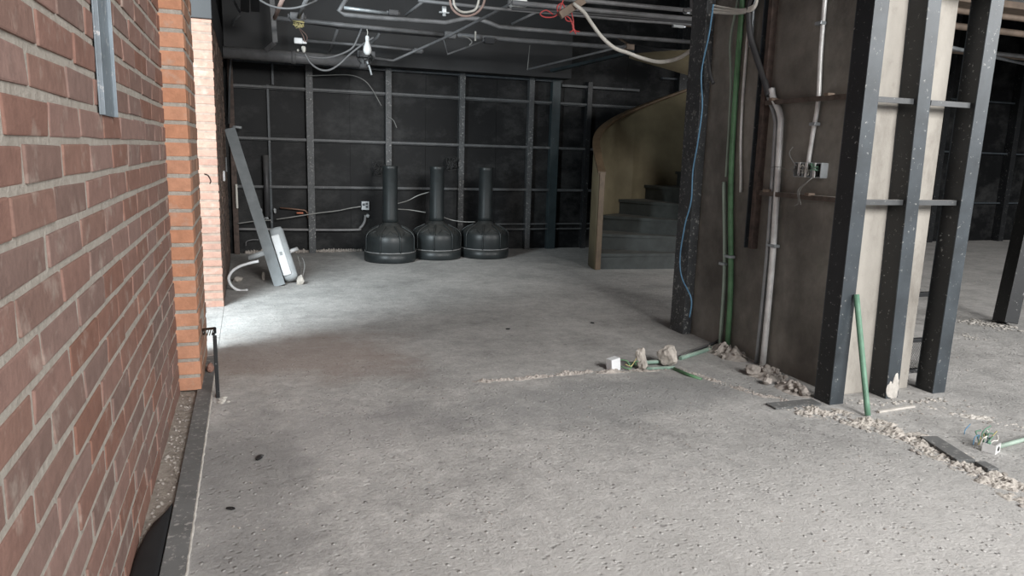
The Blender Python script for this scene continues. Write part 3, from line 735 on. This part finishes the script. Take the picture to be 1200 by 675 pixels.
tag(b.build('mortar_lump', 'lump'), 'upright finger shaped mortar lump beside the white box on the floor', 'mortar lump')
P = onZ(783, 430); b = MB(); b.chunk((P.x, P.y + .01, .055), (.062, .045, .068), 31, 1, 3); tag(b.build('mortar_lump', 'lump'), 'larger rounded mortar lump to the right of the upright one', 'mortar lump')
# green conduits in the floor chase
pipe('floor_conduit', [onZ(843, 404, .012), onZ(825, 411, .012), onZ(797, 420, .010)], .012, 'green_floor', 'green conduit lying in the floor from pier to the larger mortar lump', 'conduit', 'green conduits in the floor')
pipe('floor_conduit', [onZ(736, 427, .012), onZ(752, 425, .02), onZ(768, 424, .02), onZ(778, 424, .012)], .011, 'green_floor', 'green conduit lying behind the upright mortar lump', 'conduit', 'green conduits in the floor')
pipe('floor_conduit', [onZ(757, 432, .006), onZ(770, 431.5, .006), onZ(790, 430.5, .006)], .009, 'green_floor', 'thin green conduit between feet of the two mortar lumps', 'conduit', 'green conduits in the floor')
pipe('floor_conduit', [onZ(790, 432, .008), onZ(806, 439, .008), onZ(822, 445, .0)], .009, 'green_dark', 'dark green conduit stub running right from the larger mortar lump', 'conduit', 'green conduits in the floor')
pipe('floor_cable', [onZ(797, 418, .012), onZ(815, 410, .014), onZ(838, 402, .014), onZ(842, 399, .04)], .009, 'conduit_black', 'black cable lying behind the green floor conduit', 'cable')
def pile(name, c, rx, ry, h, rz, mat, label, nchunk, smin, smax, seed):
    b = MB(); bm = b.bm; N = 26; rows = []
    R = Matrix.Rotation(rz, 3, 'Z')
    for i in range(N + 1):
        row = []
        for j in range(N + 1):
            u, v = -1 + 2 * i / N, -1 + 2 * j / N
            k = max(0, 1 - (u * u + v * v) ** .6)
            p = Vector((u * rx, v * ry, 0)); q = p * 14 + Vector((seed, 0, 0))
            z = h * k * (.75 + .7 * noise.noise(q * .8) + .5 * noise.noise(q * 2.4)) - .004
            row.append(bm.verts.new(R @ p + Vector(c) + Vector((0, 0, max(z, -.006)))))
        rows.append(row)
    for a, d in zip(rows, rows[1:]):
        for k in range(N): bm.faces.new((a[k], a[k + 1], d[k + 1], d[k]))
    for k in range(nchunk):
        r = math.sqrt(random.random()); an = random.random() * 2 * PI
        p = Vector((r * rx * math.cos(an), r * ry * math.sin(an), 0)); s = random.uniform(smin, smax)
        z = h * max(0, 1 - r ** 1.2) * .8
        b.chunk(R @ p + Vector(c) + Vector((0, 0, z + s * .25)), s, seed + k, 1, 1)
    return tag(b.build(name, mat), label, 'rubble', None, 'stuff')
pile('rubble_pile', (2.545, 3.36, 0), .10, .17, .075, 0, 'rubble', 'rubble heap at foot of the green conduits', 40, .006, .018, 3)
pile('rubble_pile', (2.50, 2.96, 0), .10, .12, .06, 0, 'rubble', 'rubble heap at foot of the silver conduits', 26, .008, .022, 9)
pile('rubble_pile', (2.47, 2.72, 0), .075, .12, .05, 0, 'rubble', 'rubble heap between silver conduits and the first black stud', 24, .006, .018, 14)
b = MB(); b.chunk((2.43, 2.98, .03), (.05, .042, .035), 51); b.chunk((2.455, 2.64, .025), (.04, .03, .032), 52); b.chunk((2.40, 2.83, .02), (.035, .03, .02), 53)
tag(b.build('rubble_blocks', 'rubble'), 'larger broken lumps at the front of heaps by the pier', 'rubble', None, 'stuff')
def line(name, pts, n, wid, s0, s1, mat, label, flat=.6):
    b = MB(); pts = [Vector(p) for p in pts]; seg = [(q - p).length for p, q in zip(pts, pts[1:])]; T = sum(seg)
    for k in range(n):
        u = random.random() * T; i = 0
        while u > seg[i] and i < len(seg) - 1: u -= seg[i]; i += 1
        p = pts[i].lerp(pts[i + 1], u / seg[i]); s = random.uniform(s0, s1)
        b.chunk((p.x + random.gauss(0, wid), p.y + random.gauss(0, wid), s * .2), s, k + 1, flat, 1)
    return tag(b.build(name, mat), label, 'rubble', None, 'stuff')
line('broken_ridge', [onZ(556, 447), onZ(600, 445), onZ(670, 438), onZ(715, 436), onZ(790, 433)], 90, .008, .004, .012, 'rubble', 'low ridge of broken mortar along the cut across the floor', .5)
line('broken_ridge', [onZ(795, 432), onZ(850, 450), onZ(900, 465), onZ(945, 474)], 70, .014, .003, .009, 'rubble', 'crumbly line of mortar bits from the lumps to the first stud', .6)
line('broken_ridge', [onZ(930, 478), onZ(985, 490), onZ(1050, 508), onZ(1110, 535), onZ(1150, 555), onZ(1200, 580), onZ(1260, 615)], 260, .035, .003, .016, 'rubble', 'broad broken edge of rubble running from first stud to right foreground', .6)
line('broken_ridge', [onZ(935, 481), onZ(990, 493), onZ(1050, 510), onZ(1110, 538), onZ(1160, 560)], 110, .03, .003, .016, 'plaster_crumb', 'white plaster lumps along the broken floor edge', .5)
line('floor_crumbs', [onZ(1020, 500), onZ(1080, 470), onZ(1120, 480), onZ(1200, 500)], 120, .07, .003, .01, 'rubble', 'crumbs strewn on the floor around the third stud', .6)
line('plaster_spill', [onZ(1135, 377), onZ(1165, 381), onZ(1180, 385)], 140, .06, .006, .022, 'plaster_crumb', 'white plaster spill at foot of the leaning black post', .4)
line('plaster_spill', [onZ(1130, 393), onZ(1155, 398)], 40, .05, .005, .014, 'plaster_crumb', 'thin scatter of white plaster in front of the larger spill', .4)
line('stone_crumbs', [onZ(960, 468), onZ(1025, 474), onZ(1095, 470), onZ(1112, 468)], 60, .015, .004, .014, 'plaster_crumb', 'pale crumbs along the feet of the three studs', .6)
def ridge(name, pts, wid, h, mat, label, seed, thr=.42):
    """a continuous lumpy lip of broken concrete following a line on the floor"""
    pts = catmull([Vector((p[0], p[1], 0)) for p in pts], 70); b = MB(); rows = []; n = 26
    for i, p in enumerate(pts):
        d = (pts[min(i + 1, len(pts) - 1)] - pts[max(0, i - 1)]).normalized(); sd_ = Vector((-d.y, d.x, 0)); row = []
        for k in range(n + 1):
            v = -1 + 2 * k / n; q = p + sd_ * v * wid
            e = noise.noise(q * 13 + Vector((seed, 0, 0))) * .45 + noise.noise(q * 38) * .3 + noise.noise(q * 85) * .2 + noise.noise(q * 190) * .1 + .5
            z = h * max(0, (e - thr) * 2.2) * max(0, 1 - abs(v) ** 2.5) * min(1, i / 25, (len(pts) - 1 - i) / 25) - .002
            row.append(b.bm.verts.new((q.x, q.y, z)))
        rows.append(row)
    for a, c in zip(rows, rows[1:]):
        for k in range(n): b.bm.faces.new((a[k], a[k + 1], c[k + 1], c[k]))
    return tag(b.build(name, mat), label, 'rubble', None, 'stuff')
ridge('broken_lip', [onZ(925, 476), onZ(985, 488), onZ(1050, 506), onZ(1110, 533), onZ(1150, 553), onZ(1200, 580), onZ(1260, 615)], .10, .022, 'lump', 'whitish broken lip of concrete from the first stud to right foreground', 3)
ridge('broken_lip', [onZ(550, 448), onZ(600, 445), onZ(670, 438), onZ(715, 436), onZ(790, 433)], .026, .016, 'rubble', 'raised lip of the cut across the middle of the floor', 8, .3)
ridge('broken_lip', [onZ(795, 432), onZ(850, 450), onZ(900, 465), onZ(945, 474)], .03, .016, 'rubble', 'raised lip of the cut between mortar lumps and first stud', 12)
ridge('broken_lip', [onZ(1080, 475), onZ(1140, 488), onZ(1215, 505)], .06, .014, 'plaster_crumb', 'faint crumbly lip of floor right of the third stud', 5, .5)
b = MB()
for k in range(420):
    x, y = random.uniform(-.15, 2.4), 1.2 + random.random() ** 1.6 * 5.2
    b.chunk((x, y, .0005), random.uniform(.0025, .008), k, .6, 1)
for k in range(120):
    x, y = random.uniform(3.2, 7), random.uniform(2, 6.5)
    b.chunk((x, y, .001), random.uniform(.004, .012), k, .6, 1)
tag(b.build('floor_grit', 'rubble'), 'pale grit scattered all over the concrete floor', 'grit', None, 'stuff')
for (x, y), s, lab in (((304, 537), (.014, .03, .006), 'dark scrap on the floor, the larger one by the steel edging'), ((270, 597), (.009, .02, .005), 'dark scrap on the floor nearest the camera by the steel edging'), ((694, 379), (.02, .012, .006), 'dark scrap on open floor halfway to the stairs'), ((595, 386), (.018, .012, .006), 'dark scrap in the middle of the open floor')):
    b = MB(); b.chunk(onZ(x, y) + Vector((0, 0, .004)), s, x); tag(b.build('dark_scrap', 'steel_black'), lab, 'scrap', 'dark scraps on the floor')
# dark plate, white strip by studs
P = onZ(930, 474); b = MB(); b.bar(onZ(903, 476, .006), onZ(957, 471, .006), .07, .008, (0, 0, 1), .001)
tag(b.build('dark_plate', 'dusty'), 'dark flat plate on the floor left of first stud', 'plate')
b = MB(); b.bar(onZ(1029, 482.5, .006), onZ(1071, 476, .006), .016, .010, (0, 0, 1), .002); tag(b.build('pale_batten', 'plaster_crumb'), 'short pale batten lying in front of the second stud', 'batten')
# leaning green conduit
pipe('leaning_green_conduit', [onZ(1017, 487, .006), onY(1011, 425, 2.41), onY(1003.5, 345, 2.482)], .0125, 'green', 'green conduit leaning against the first black stud', 'conduit', None, 4)
# torn electrical box on right
P = onZ(1158, 533); t = thing('torn_floor_box', P, 'torn metal floor box with coloured wires at the broken floor edge', 'floor box')
Mx = Matrix.Translation(onZ(1168, 531)) @ Matrix.Rotation(.35, 4, 'Z')
b = MB(); b.box((-.028, -.003, .0), (.028, .003, .036), .001, Mx); b.box((-.028, 0, 0), (-.025, .045, .036), .001, Mx); b.box((-.028, 0, 0), (.028, .045, .003), .001, Mx); b.build('box', 'silver', t)
b = MB(); b.lathe([(0, -.004), (.009, -.004), (.009, .002), (0, .002)], 16); bmesh.ops.transform(b.bm, matrix=Mx @ Matrix.Translation((0, -.003, .019)) @ Matrix.Rotation(PI / 2, 4, 'X'), verts=b.bm.verts); b.build('knockout_hole', 'steel_black', t)
for mat, nn, rr in (('green', 6, .0028), ('wire_yellow', 3, .0025), ('offwhite', 3, .003), ('blue', 2, .002)):
    for k in range(nn):
        b = MB()
        p = onZ(1152, 527) + Vector((random.uniform(-.025, .03), random.uniform(-.02, .03), 0.012))
        q = p + Vector((random.uniform(-.01, .06), random.uniform(-.02, .03), random.uniform(.02, .05)))
        b.tube([p, p.lerp(q, .5) + Vector((random.uniform(-.02, .02), 0, .012)), q, q + Vector((random.uniform(-.01, .04), .0, random.uniform(-.02, .03)))], rr, 6, True, 5)
        b.build('wire', mat, t)
b = MB(); b.tube([onZ(1130, 509, .0), onZ(1131, 504, .02), onZ(1137, 497, .03)], .002, 5, True, 4); b.build('wire_strand', 'blue', t)
pipe('pale_floor_conduit', [onZ(1168, 524, .014), onZ(1200, 515, .014), onZ(1290, 490, .014)], .009, 'green_pale', 'pale conduit lying on the floor beyond the torn floor box', 'conduit')
b = MB(); b.bar(onZ(1088, 513, .008), onZ(1132, 541, .008), .075, .016, (0, 0, 1), .003); tag(b.build('dark_channel', 'dusty'), 'dark flat channel lying along the broken floor edge', 'channel')
b = MB(); b.bar(onZ(1148, 543, .01), onZ(1164, 552, .01), .045, .02, (0, 0, 1), .004); tag(b.build('dark_block', 'dusty'), 'small dark block in front of the torn floor box', 'block')
# leaning black post on the right
PA = onZ(1177, 380); PB = Vector((5.36, 3.66, 1.75)); PA.z = .0
t = thing('leaning_black_post', PA, 'black steel post leaning at the right edge of the frame', 'post')
b = MB(); b.bar(PA + Vector((0, 0, .015)), PB, .17, .09, (-.9, .5, .2), .004); b.build('post', 'steel_black', t)
mid = PA.lerp(PB, .36); b = MB(); dd = (PB - PA).normalized(); b.bar(mid + Vector((-.04, -.055, 0)), mid + dd * .17 + Vector((-.04, -.055, 0)), .03, .02, (-.9, .5, .2), .003); b.build('slot_plate', 'rail', t)

# ================================================================== CEILING SERVICES
GC = 'conduits under the ceiling'
def cpipe(name, px, Y, r, mat, label, group=GC, smooth=0, cat='conduit'):
    return pipe(name, [onY(x, y, Y if not isinstance(Y, (list, tuple)) else Y[i]) for i, (x, y) in enumerate(px)], r, mat, label, cat, group, smooth, 8)
b = MB(); Pp = [Vector((-.18, 7.45, 1.93)), Vector((1.13, 7.45, 1.93))]
t = thing('large_pipe', (0.5, 7.45, 1.93), 'thick dark pipe along the back wall just under the ceiling', 'pipe')
b.tube(Pp, .055, 20); b.build('pipe', 'conduit_dark', t)
b = MB(); b.tube([Vector((.42, 7.45, 1.93)), Vector((.46, 7.45, 1.93))], .062, 20); b.build('coupling', 'conduit_dark', t)
b = MB(); b.tube([Vector((1.06, 7.45, 1.93)), Vector((1.14, 7.45, 1.93))], .062, 20); b.build('end_cap', 'conduit_dark', t)
cpipe('conduit', [(320, 21), (420, 31), (522, 40.5)], 6.9, .020, 'conduit_dark', 'long ceiling conduit from left rear ending at the round junction box')
cpipe('conduit', [(350, 25), (420, 34.5), (522, 43)], 6.96, .014, 'conduit_black', 'thin black conduit just below the long left ceiling conduit')
cpipe('conduit', [(533, 41), (600, 46.5), (720, 55.5), (800, 61)], 6.9, .022, 'conduit_dark', 'long ceiling conduit from round junction box towards the stairs')
cpipe('conduit', [(408, -4), (397, 13), (404, 17), (440, 20.5), (522, 26.5), (532, 24.5), (546, 21.5), (560, 22), (574, 27), (585, 31.5), (620, 34.5), (720, 42.5), (820, 50)], 6.4, .019, 'conduit_dark', 'ceiling conduit with a raised jog in the middle')
cpipe('conduit', [(403, 9), (455, 15.5)], 6.1, .014, 'galv', 'short bright conduit above the hanging bulb')
cpipe('conduit', [(490, 0.5), (580, 10), (640, 14.5), (740, 24), (830, 30)], 5.7, .013, 'conduit_dark', 'ceiling conduit passing behind the red wires')
cpipe('conduit', [(600, 3), (700, 12.5), (830, 24)], 5.3, .019, 'conduit_dark', 'thick ceiling conduit passing above the red wires')
cpipe('conduit', [(640, -3), (730, 5), (810, 12.5)], 4.9, .016, 'conduit_dark', 'uppermost ceiling conduit reaching the pier clamp')
cpipe('conduit', [(600, 10), (690, 16.5), (835, 28)], 5.32, .012, 'conduit_black', 'thin black ceiling conduit tucked under the thick one')
cpipe('conduit', [(430, 67), (461, 71), (522, 44), (600, 4), (608, -3)], [7.2, 7.2, 6.7, 5.6, 5.4], .0125, 'conduit_dark', 'ceiling conduit running diagonally past the round junction box', GC, 0)
cpipe('conduit', [(360, 48), (440, 54), (484, 58.5)], 7.15, .013, 'conduit_dark', 'thin ceiling conduit behind the hanging bulb')
cpipe('conduit', [(520, 46), (524.5, 63.5), (568, 47.5)], [7.1, 7.2, 6.9], .0085, 'conduit_dark', 'thin V shaped conduit below the round junction box')
cpipe('conduit', [(618, 81.5), (690, 64), (735, 53)], [7.45, 6.8, 6.3], .011, 'conduit_dark', 'thin slanting conduit above the bluish stud')
cpipe('conduit', [(332, -3), (322, 21)], [5.9, 6.3], .017, 'pinktan', 'reddish conduit crossing the ceiling at left')
cpipe('conduit', [(360, -3), (350, 20)], [5.9, 6.3], .017, 'conduit_dark', 'grey conduit crossing the ceiling right of reddish one')
cpipe('conduit', [(396, 33), (391, 48), (386, 60)], [7.0, 7.15, 7.3], .014, 'conduit_dark', 'short conduit dropping left of the hanging bulb')
cpipe('conduit', [(445, 38), (442, 44), (432, 53), (429, 58)], [7.0, 7.05, 7.2, 7.25], .014, 'conduit_dark', 'short bent conduit right of the hanging bulb', GC, 4)
cpipe('conduit', [(498, 0), (475, 18)], [6.2, 6.5], .012, 'conduit_dark', 'short diagonal conduit crossing above the jogged conduit')
cpipe('conduit', [(629, 14), (600, 28)], [6.0, 6.3], .011, 'conduit_dark', 'short diagonal conduit left of the red wires')
cpipe('conduit', [(722, 43), (740, 54)], [6.5, 6.6], .011, 'conduit_brown', 'short brown conduit near the middle of white cable loop')
cpipe('conduit', [(281, 18), (274, 24), (271.5, 40), (271, 60), (269, 92), (268, 145)], [7.6, 7.65, 7.7, 7.72, 7.74, 7.76], .011, 'rail', 'thin conduit dropping down the left end of the back wall')
cpipe('conduit', [(272, -3), (281, 14)], [6.8, 7.2], .011, 'rail', 'short conduit stub at the top left corner')
b = MB(); b.bar(onY(647, 83, 7.6), onY(742, 61, 6.6), .06, .03, (0, 0, 1), .002); tag(b.build('slanting_brace', 'stud_blue'), 'dark steel brace slanting from the bluish stud to ceiling', 'brace')
cpipe('thin_rod', [(621, 53), (618, 82)], 7.4, .004, 'wire_grey', 'thin hanger rod above the fourth stud of back wall', None, 0, 'rod')
# hanger
t = thing('pipe_hanger', onY(321, 30, 7.3), 'dark square hanger holding the thick pipe to the ceiling', 'hanger')
b = MB(); b.bar(onY(318, -8, 7.3), onY(322.5, 50, 7.3), .045, .03, (0, 1, 0), .002); b.build('drop', 'conduit_dark', t)
b = MB(); b.bar(onY(322, 50, 7.3), onY(312, 58.5, 7.4), .04, .03, (0, 1, 0), .002); b.build('foot', 'conduit_dark', t)
for (x, lab) in ((287, 'left of two dark square ducts at the top left'), (299, 'right of two dark square ducts at the top left')):
    b = MB(); b.bar(onY(x, -12, 6.6), onY(x, 11, 6.9), .07, .05, (0, 1, 0), .003); tag(b.build('square_duct', 'black_soffit'), lab, 'duct', 'square ducts at the top left')
# junctions
def jbox(px, Y, s, mat, label, name='junction_box'):
    t = thing(name, onY(*px, Y), label, 'junction box', 'ceiling junction boxes'); p = onY(*px, Y)
    b = MB(); b.box((p.x - s, p.y - s * .7, p.z - s * .5), (p.x + s, p.y + s * .7, p.z + s * .5), s * .15); b.build('box', mat, t)
    b = MB(); b.box((p.x - s * .85, p.y - s * .55, p.z - s * .58), (p.x + s * .85, p.y + s * .55, p.z - s * .48), s * .03); b.build('cover', mat, t)
    for q in (-1, 1):
        b = MB(); b.tube([(p.x + q * s * .95, p.y, p.z), (p.x + q * s * 1.3, p.y, p.z)], s * .32, 12); b.build('connector', 'conduit_dark', t)
    return t
jbox((527, 41), 6.9, .055, 'conduit_dark', 'round cornered dark junction box joining two long conduits')
jbox((490, 59.5), 7.12, .04, 'conduit_dark', 'small dark junction box right of the hanging bulb')
jbox((573, 47.5), 6.88, .05, 'conduit_black', 'dark junction box with a little pale tag on the ceiling conduit')
jbox((607, 3.5), 5.4, .06, 'silver', 'silvery junction box at top edge left of the red wires')
jbox((348, 19.5), 6.4, .055, 'conduit_dark', 'dark junction box with coloured wires at upper left')
jbox((461, 15), 6.1, .04, 'conduit_black', 'black junction box above and right of hanging bulb')
jbox((808, 13), 4.5, .035, 'galv', 'small grey pipe clamp box beside the pier top')
jbox((738, 55), 6.3, .045, 'conduit_brown', 'brown torn junction box behind the white cable loop')
p = onY(557, 42, 6.8); b = MB(); b.box((p.x - .007, p.y - .007, p.z - .045), (p.x + .007, p.y + .007, p.z + .04), .002); tag(b.build('pale_tag', 'offwhite'), 'little pale tag hanging at the ceiling conduit', 'tag')
b = MB(); b.tube([onY(541, 42, 6.8), onY(548, 44, 6.8), onY(553, 49, 6.8), onY(550, 53, 6.8)], .006, 6, True, 5); tag(b.build('flexible_lead', 'wire_grey'), 'short curved grey lead right of round junction box', 'lead')
# hanging bulb
Yb = 6.6
t = thing('hanging_bulb', onY(430, 50, Yb), 'white bulb hanging on a short wire under the ceiling', 'bulb')
c = onY(430.5, 56, Yb)
b = MB(); b.lathe([(0, -.062), (.018, -.058), (.032, -.04), (.036, -.018), (.033, .005), (.024, .028), (.017, .045), (.016, .06), (0, .06)], 24, c); b.build('glass_globe', 'bulb', t)
b = MB(); b.lathe([(.0, .058), (.017, .058), (.017, .09), (.012, .1), (0, .1)], 20, c); b.build('socket', 'white', t)
b = MB(); b.tube([c + Vector((0, 0, .1)), c + Vector((.004, 0, .13)), onY(430, 34, Yb)], .004, 6); b.build('wire', 'offwhite', t)
t = thing('torn_light_fixture', onY(430, 70, 6.9), 'torn black fixture with bare wires under the hanging bulb', 'fixture')
p = onY(430, 68, 6.9); b = MB(); b.box((p.x - .09, p.y - .04, p.z + .0), (p.x + .07, p.y + .04, p.z + .06), .008); b.build('housing', 'conduit_black', t)
b = MB()
for k in range(6):
    q = p + Vector((random.uniform(-.08, .05), -.04, random.uniform(-.02, .05))); b.tube([q, q + Vector((random.uniform(-.03, .03), -.03, -.03)), q + Vector((random.uniform(-.03, .03), -.01, -.06))], .005, 5, True, 4)
b.build('wires', 'wire_black', t)
b = MB(); b.tube([onY(430, 72, 6.85), onY(433, 79, 6.85), onY(435.5, 88, 6.85)], .009, 6, True, 4); b.build('tail', 'lightgrey', t)
# white connector
t = thing('white_connector', onY(352, 48, 6.7), 'white plastic connector dangling from wires at upper left', 'connector')
p = onY(351.5, 48, 6.7); b = MB(); b.box((p.x - .048, p.y - .015, p.z - .024), (p.x + .02, p.y + .015, p.z + .024), .006); b.build('body', 'white', t)
b = MB(); b.box((p.x + .02, p.y - .01, p.z - .02), (p.x + .055, p.y + .01, p.z + .004), .004); b.build('tab', 'white', t)
b = MB(); b.chunk(onY(356, 58, 6.7), (.022, .02, .035), 8, 1); b.chunk(onY(349, 59, 6.7), (.014, .012, .012), 9, 1); b.build('lamp_holder', 'offwhite', t)
b = MB(); b.tube([onY(349, 31, 6.5), onY(353, 38, 6.6), onY(356, 44, 6.65), onY(357, 50, 6.7)], .005, 6, True, 5); b.tube([onY(351, 33, 6.5), onY(358, 40, 6.6), onY(360, 45, 6.65), onY(358, 50, 6.7)], .004, 6, True, 5); b.build('wires', 'pinktan', t)
b = MB()
for k in range(6):
    q = onY(349, 29, 6.4); b.tube([q + Vector((random.uniform(-.05, .05), random.uniform(-.03, .03), random.uniform(-.03, .03))) for _ in range(4)], .0045, 5, True, 5)
tag(b.build('coloured_wire_ends', 'wire_yellow'), 'bare yellowish wire ends under the upper left junction box', 'wires')
# swags of cable
cpipe('cable', [(357, 62), (364, 74), (375, 81.5), (386, 82), (398, 75), (412, 62), (428, 50), (438, 44)], 6.75, .0085, 'conduit_dark', 'dark cable sagging below thick pipe towards the hanging bulb', None, 6, 'cable')
cpipe('cable', [(345, 63), (375, 68), (395, 65), (412, 57), (419, 45), (424, 33)], 6.8, .0085, 'conduit_dark', 'dark cable sagging in front of the thick pipe', None, 6, 'cable')
cpipe('cable', [(304, 0), (318, 7), (335, 10), (352, 8), (372, 0)], 6.0, .008, 'conduit_dark', 'dark cable swag at the top left ceiling', None, 6, 'cable')
cpipe('cable', [(360, 89), (385, 88), (410, 88), (425, 93), (435, 103), (447, 124)], YB - .09, .004, 'wire_grey', 'thin wire drooping over the second wall panel', None, 6, 'wire')
cpipe('cable', [(455, 137), (461, 141), (465, 150)], YB - .09, .004, 'wire_grey', 'short loose wire right of the second stud on back wall', None, 6, 'wire')
cpipe('tan_cable_coil', [(527, -4), (529, 8), (536, 16), (546, 19), (557, 16), (565, 8), (569, -4)], 5.3, .009, 'pinktan', 'tan cable hanging in a loop from the ceiling', None, 6, 'cable')
cpipe('tan_cable_coil', [(531, -4), (533, 7), (540, 13.5), (549, 14), (558, 10), (562, -4)], 5.35, .009, 'offwhite', 'pale cable loop nested inside the tan cable loop', None, 6, 'cable')
t = thing('ceiling_cross_fitting', onY(520.5, 12.5, 5.8), 'small white cross shaped fitting under the ceiling', 'fitting')
p = onY(520.5, 12.5, 5.8); b = MB(); b.box((p.x - .016, p.y - .012, p.z - .015), (p.x + .016, p.y + .012, p.z + .032), .004); b.build('body', 'white', t)
b = MB(); b.box((p.x - .04, p.y - .01, p.z - .02), (p.x + .04, p.y + .01, p.z - .008), .003); b.box((p.x - .012, p.y - .01, p.z - .042), (p.x + .012, p.y + .01, p.z - .018), .003); b.build('arms', 'lightgrey', t)
b = MB()
for pts in ([(648, 17), (640, 12), (633, 16), (638, 20), (648, 20), (654, 16), (657, 8), (660, 0)], [(655, 18), (653, 8), (659, 4), (662, 12), (657, 16)], [(662, 18), (668, 22), (671, 30), (674, 36), (679, 37)], [(668, 5), (670, 16), (672, 26), (671, 32), (675, 40)], [(652, 17), (660, 12), (668, 8), (675, 4)], [(661, 16), (664, 24), (671, 26), (672, 34), (668, 38)]):
    b.tube([onY(x, y, 4.75) for x, y in pts], .0045, 6, True, 6)
tag(b.build('red_wires', 'red'), 'tangle of red wires at the upper end of the white cable', 'wires')
b = MB(); b.bar(onY(656, 18, 4.72), onY(684, 0, 4.72), .05, .03, (0, 1, 0), .003); tag(b.build('cable_clamp_plate', 'conduit_brown'), 'brownish plate where the white cable leaves the ceiling', 'plate')
b = MB(); b.bar(onY(692, 34, 5.5), onY(776, 34, 5.5), .02, .02); b.bm.free()
t = thing('grey_pipe_clamp', onY(812, 12, 4.1), 'pale grey pipe running to the pier top with clamp', 'pipe')
b = MB(); b.tube([onY(803, 11.5, 4.1), onY(838, 14, 3.9), onY(868, 15.5, 3.6)], .012, 10); b.build('pipe', 'silver', t)
b = MB(); b.bar(onY(812, -4, 4.05), onY(812, 16, 4.05), .024, .03, (0, 1, 0), .002); b.build('clamp', 'conduit_dark', t)
t = thing('pale_terminal', onY(795, 31, 5.0), 'small pale terminal bar under ceiling left of pier', 'terminal'); p = onY(795, 31, 5.0)
b = MB(); b.box((p.x - .05, p.y - .012, p.z - .01), (p.x + .045, p.y + .012, p.z + .01), .004); b.build('bar', 'lightgrey', t)
b = MB(); b.box((p.x + .045, p.y - .008, p.z - .006), (p.x + .06, p.y + .008, p.z + .006), .002); b.build('end_lug', 'galv', t)
# right hand room: dusty pipes under the ceiling
for k, (Y, z, r, mt, lab) in enumerate(((4.4, 2.28, .022, 'conduit_brown', 'nearest dusty brown pipe under the ceiling of the right room'), (5.2, 2.36, .03, 'conduit_brown', 'second dusty brown pipe under the ceiling of the right room'), (5.9, 2.3, .022, 'conduit_dark', 'grey pipe between brown pipes in the right room ceiling'), (6.6, 2.42, .026, 'conduit_brown', 'farthest dusty brown pipe under the ceiling of the right room'))):
    b = MB(); b.tube([(3.9, Y, z), (12.5, Y, z)], r, 10); tag(b.build('ceiling_pipe', mt), lab, 'pipe', 'pipes under the right room ceiling')
b = MB(); b.box((4.2, 4.75, 2.45), (12.5, 5.0, CEIL - .001), .006); tag(b.build('ceiling_joist', 'conduit_brown'), 'broad brown joist under the ceiling of the right room', 'joist')
pipe('ceiling_pipe', [(5.0, 5.0, 2.2), (9.0, 6.4, 2.3)], .018, 'galv', 'shiny pipe slanting under the ceiling of the right room', 'pipe', 'pipes under the right room ceiling')

# ================================================================== LIGHT
def area(name, loc, target, sx, sy, power, col):
    l = bpy.data.lights.new(name, 'AREA'); l.shape = 'RECTANGLE'; l.size = sx; l.size_y = sy; l.energy = power; l.color = col
    o = bpy.data.objects.new(name, l); COL.objects.link(o); o.location = loc
    o.rotation_euler = (Vector(target) - Vector(loc)).to_track_quat('-Z', 'Y').to_euler(); return o
area('daylight_shopfront', (2.6, -4.2, 3.9), (1.9, 4, .2), 2.9, 2.6, 680, (1, .99, .97))
area('daylight_shopfront_right', (9.5, -3.0, 3.7), (7.0, 4.5, .2), 4.0, 2.6, 480, (1, .99, .97))
area('daylight_left_opening', (-1.6, 2.9, 2.0), (.4, 5.5, 0), 1.4, 1.6, 330, (.84, .95, 1))
w = bpy.data.worlds.new('World'); sc.world = w; w.use_nodes = True
w.node_tree.nodes['Background'].inputs[0].default_value = (.80, .88, 1, 1); w.node_tree.nodes['Background'].inputs[1].default_value = .35

sc.view_settings.view_transform = 'Standard'; sc.view_settings.look = 'None'
sc.view_settings.gamma = 1; sc.view_settings.exposure = 0.1; sc.view_settings.use_curve_mapping = False
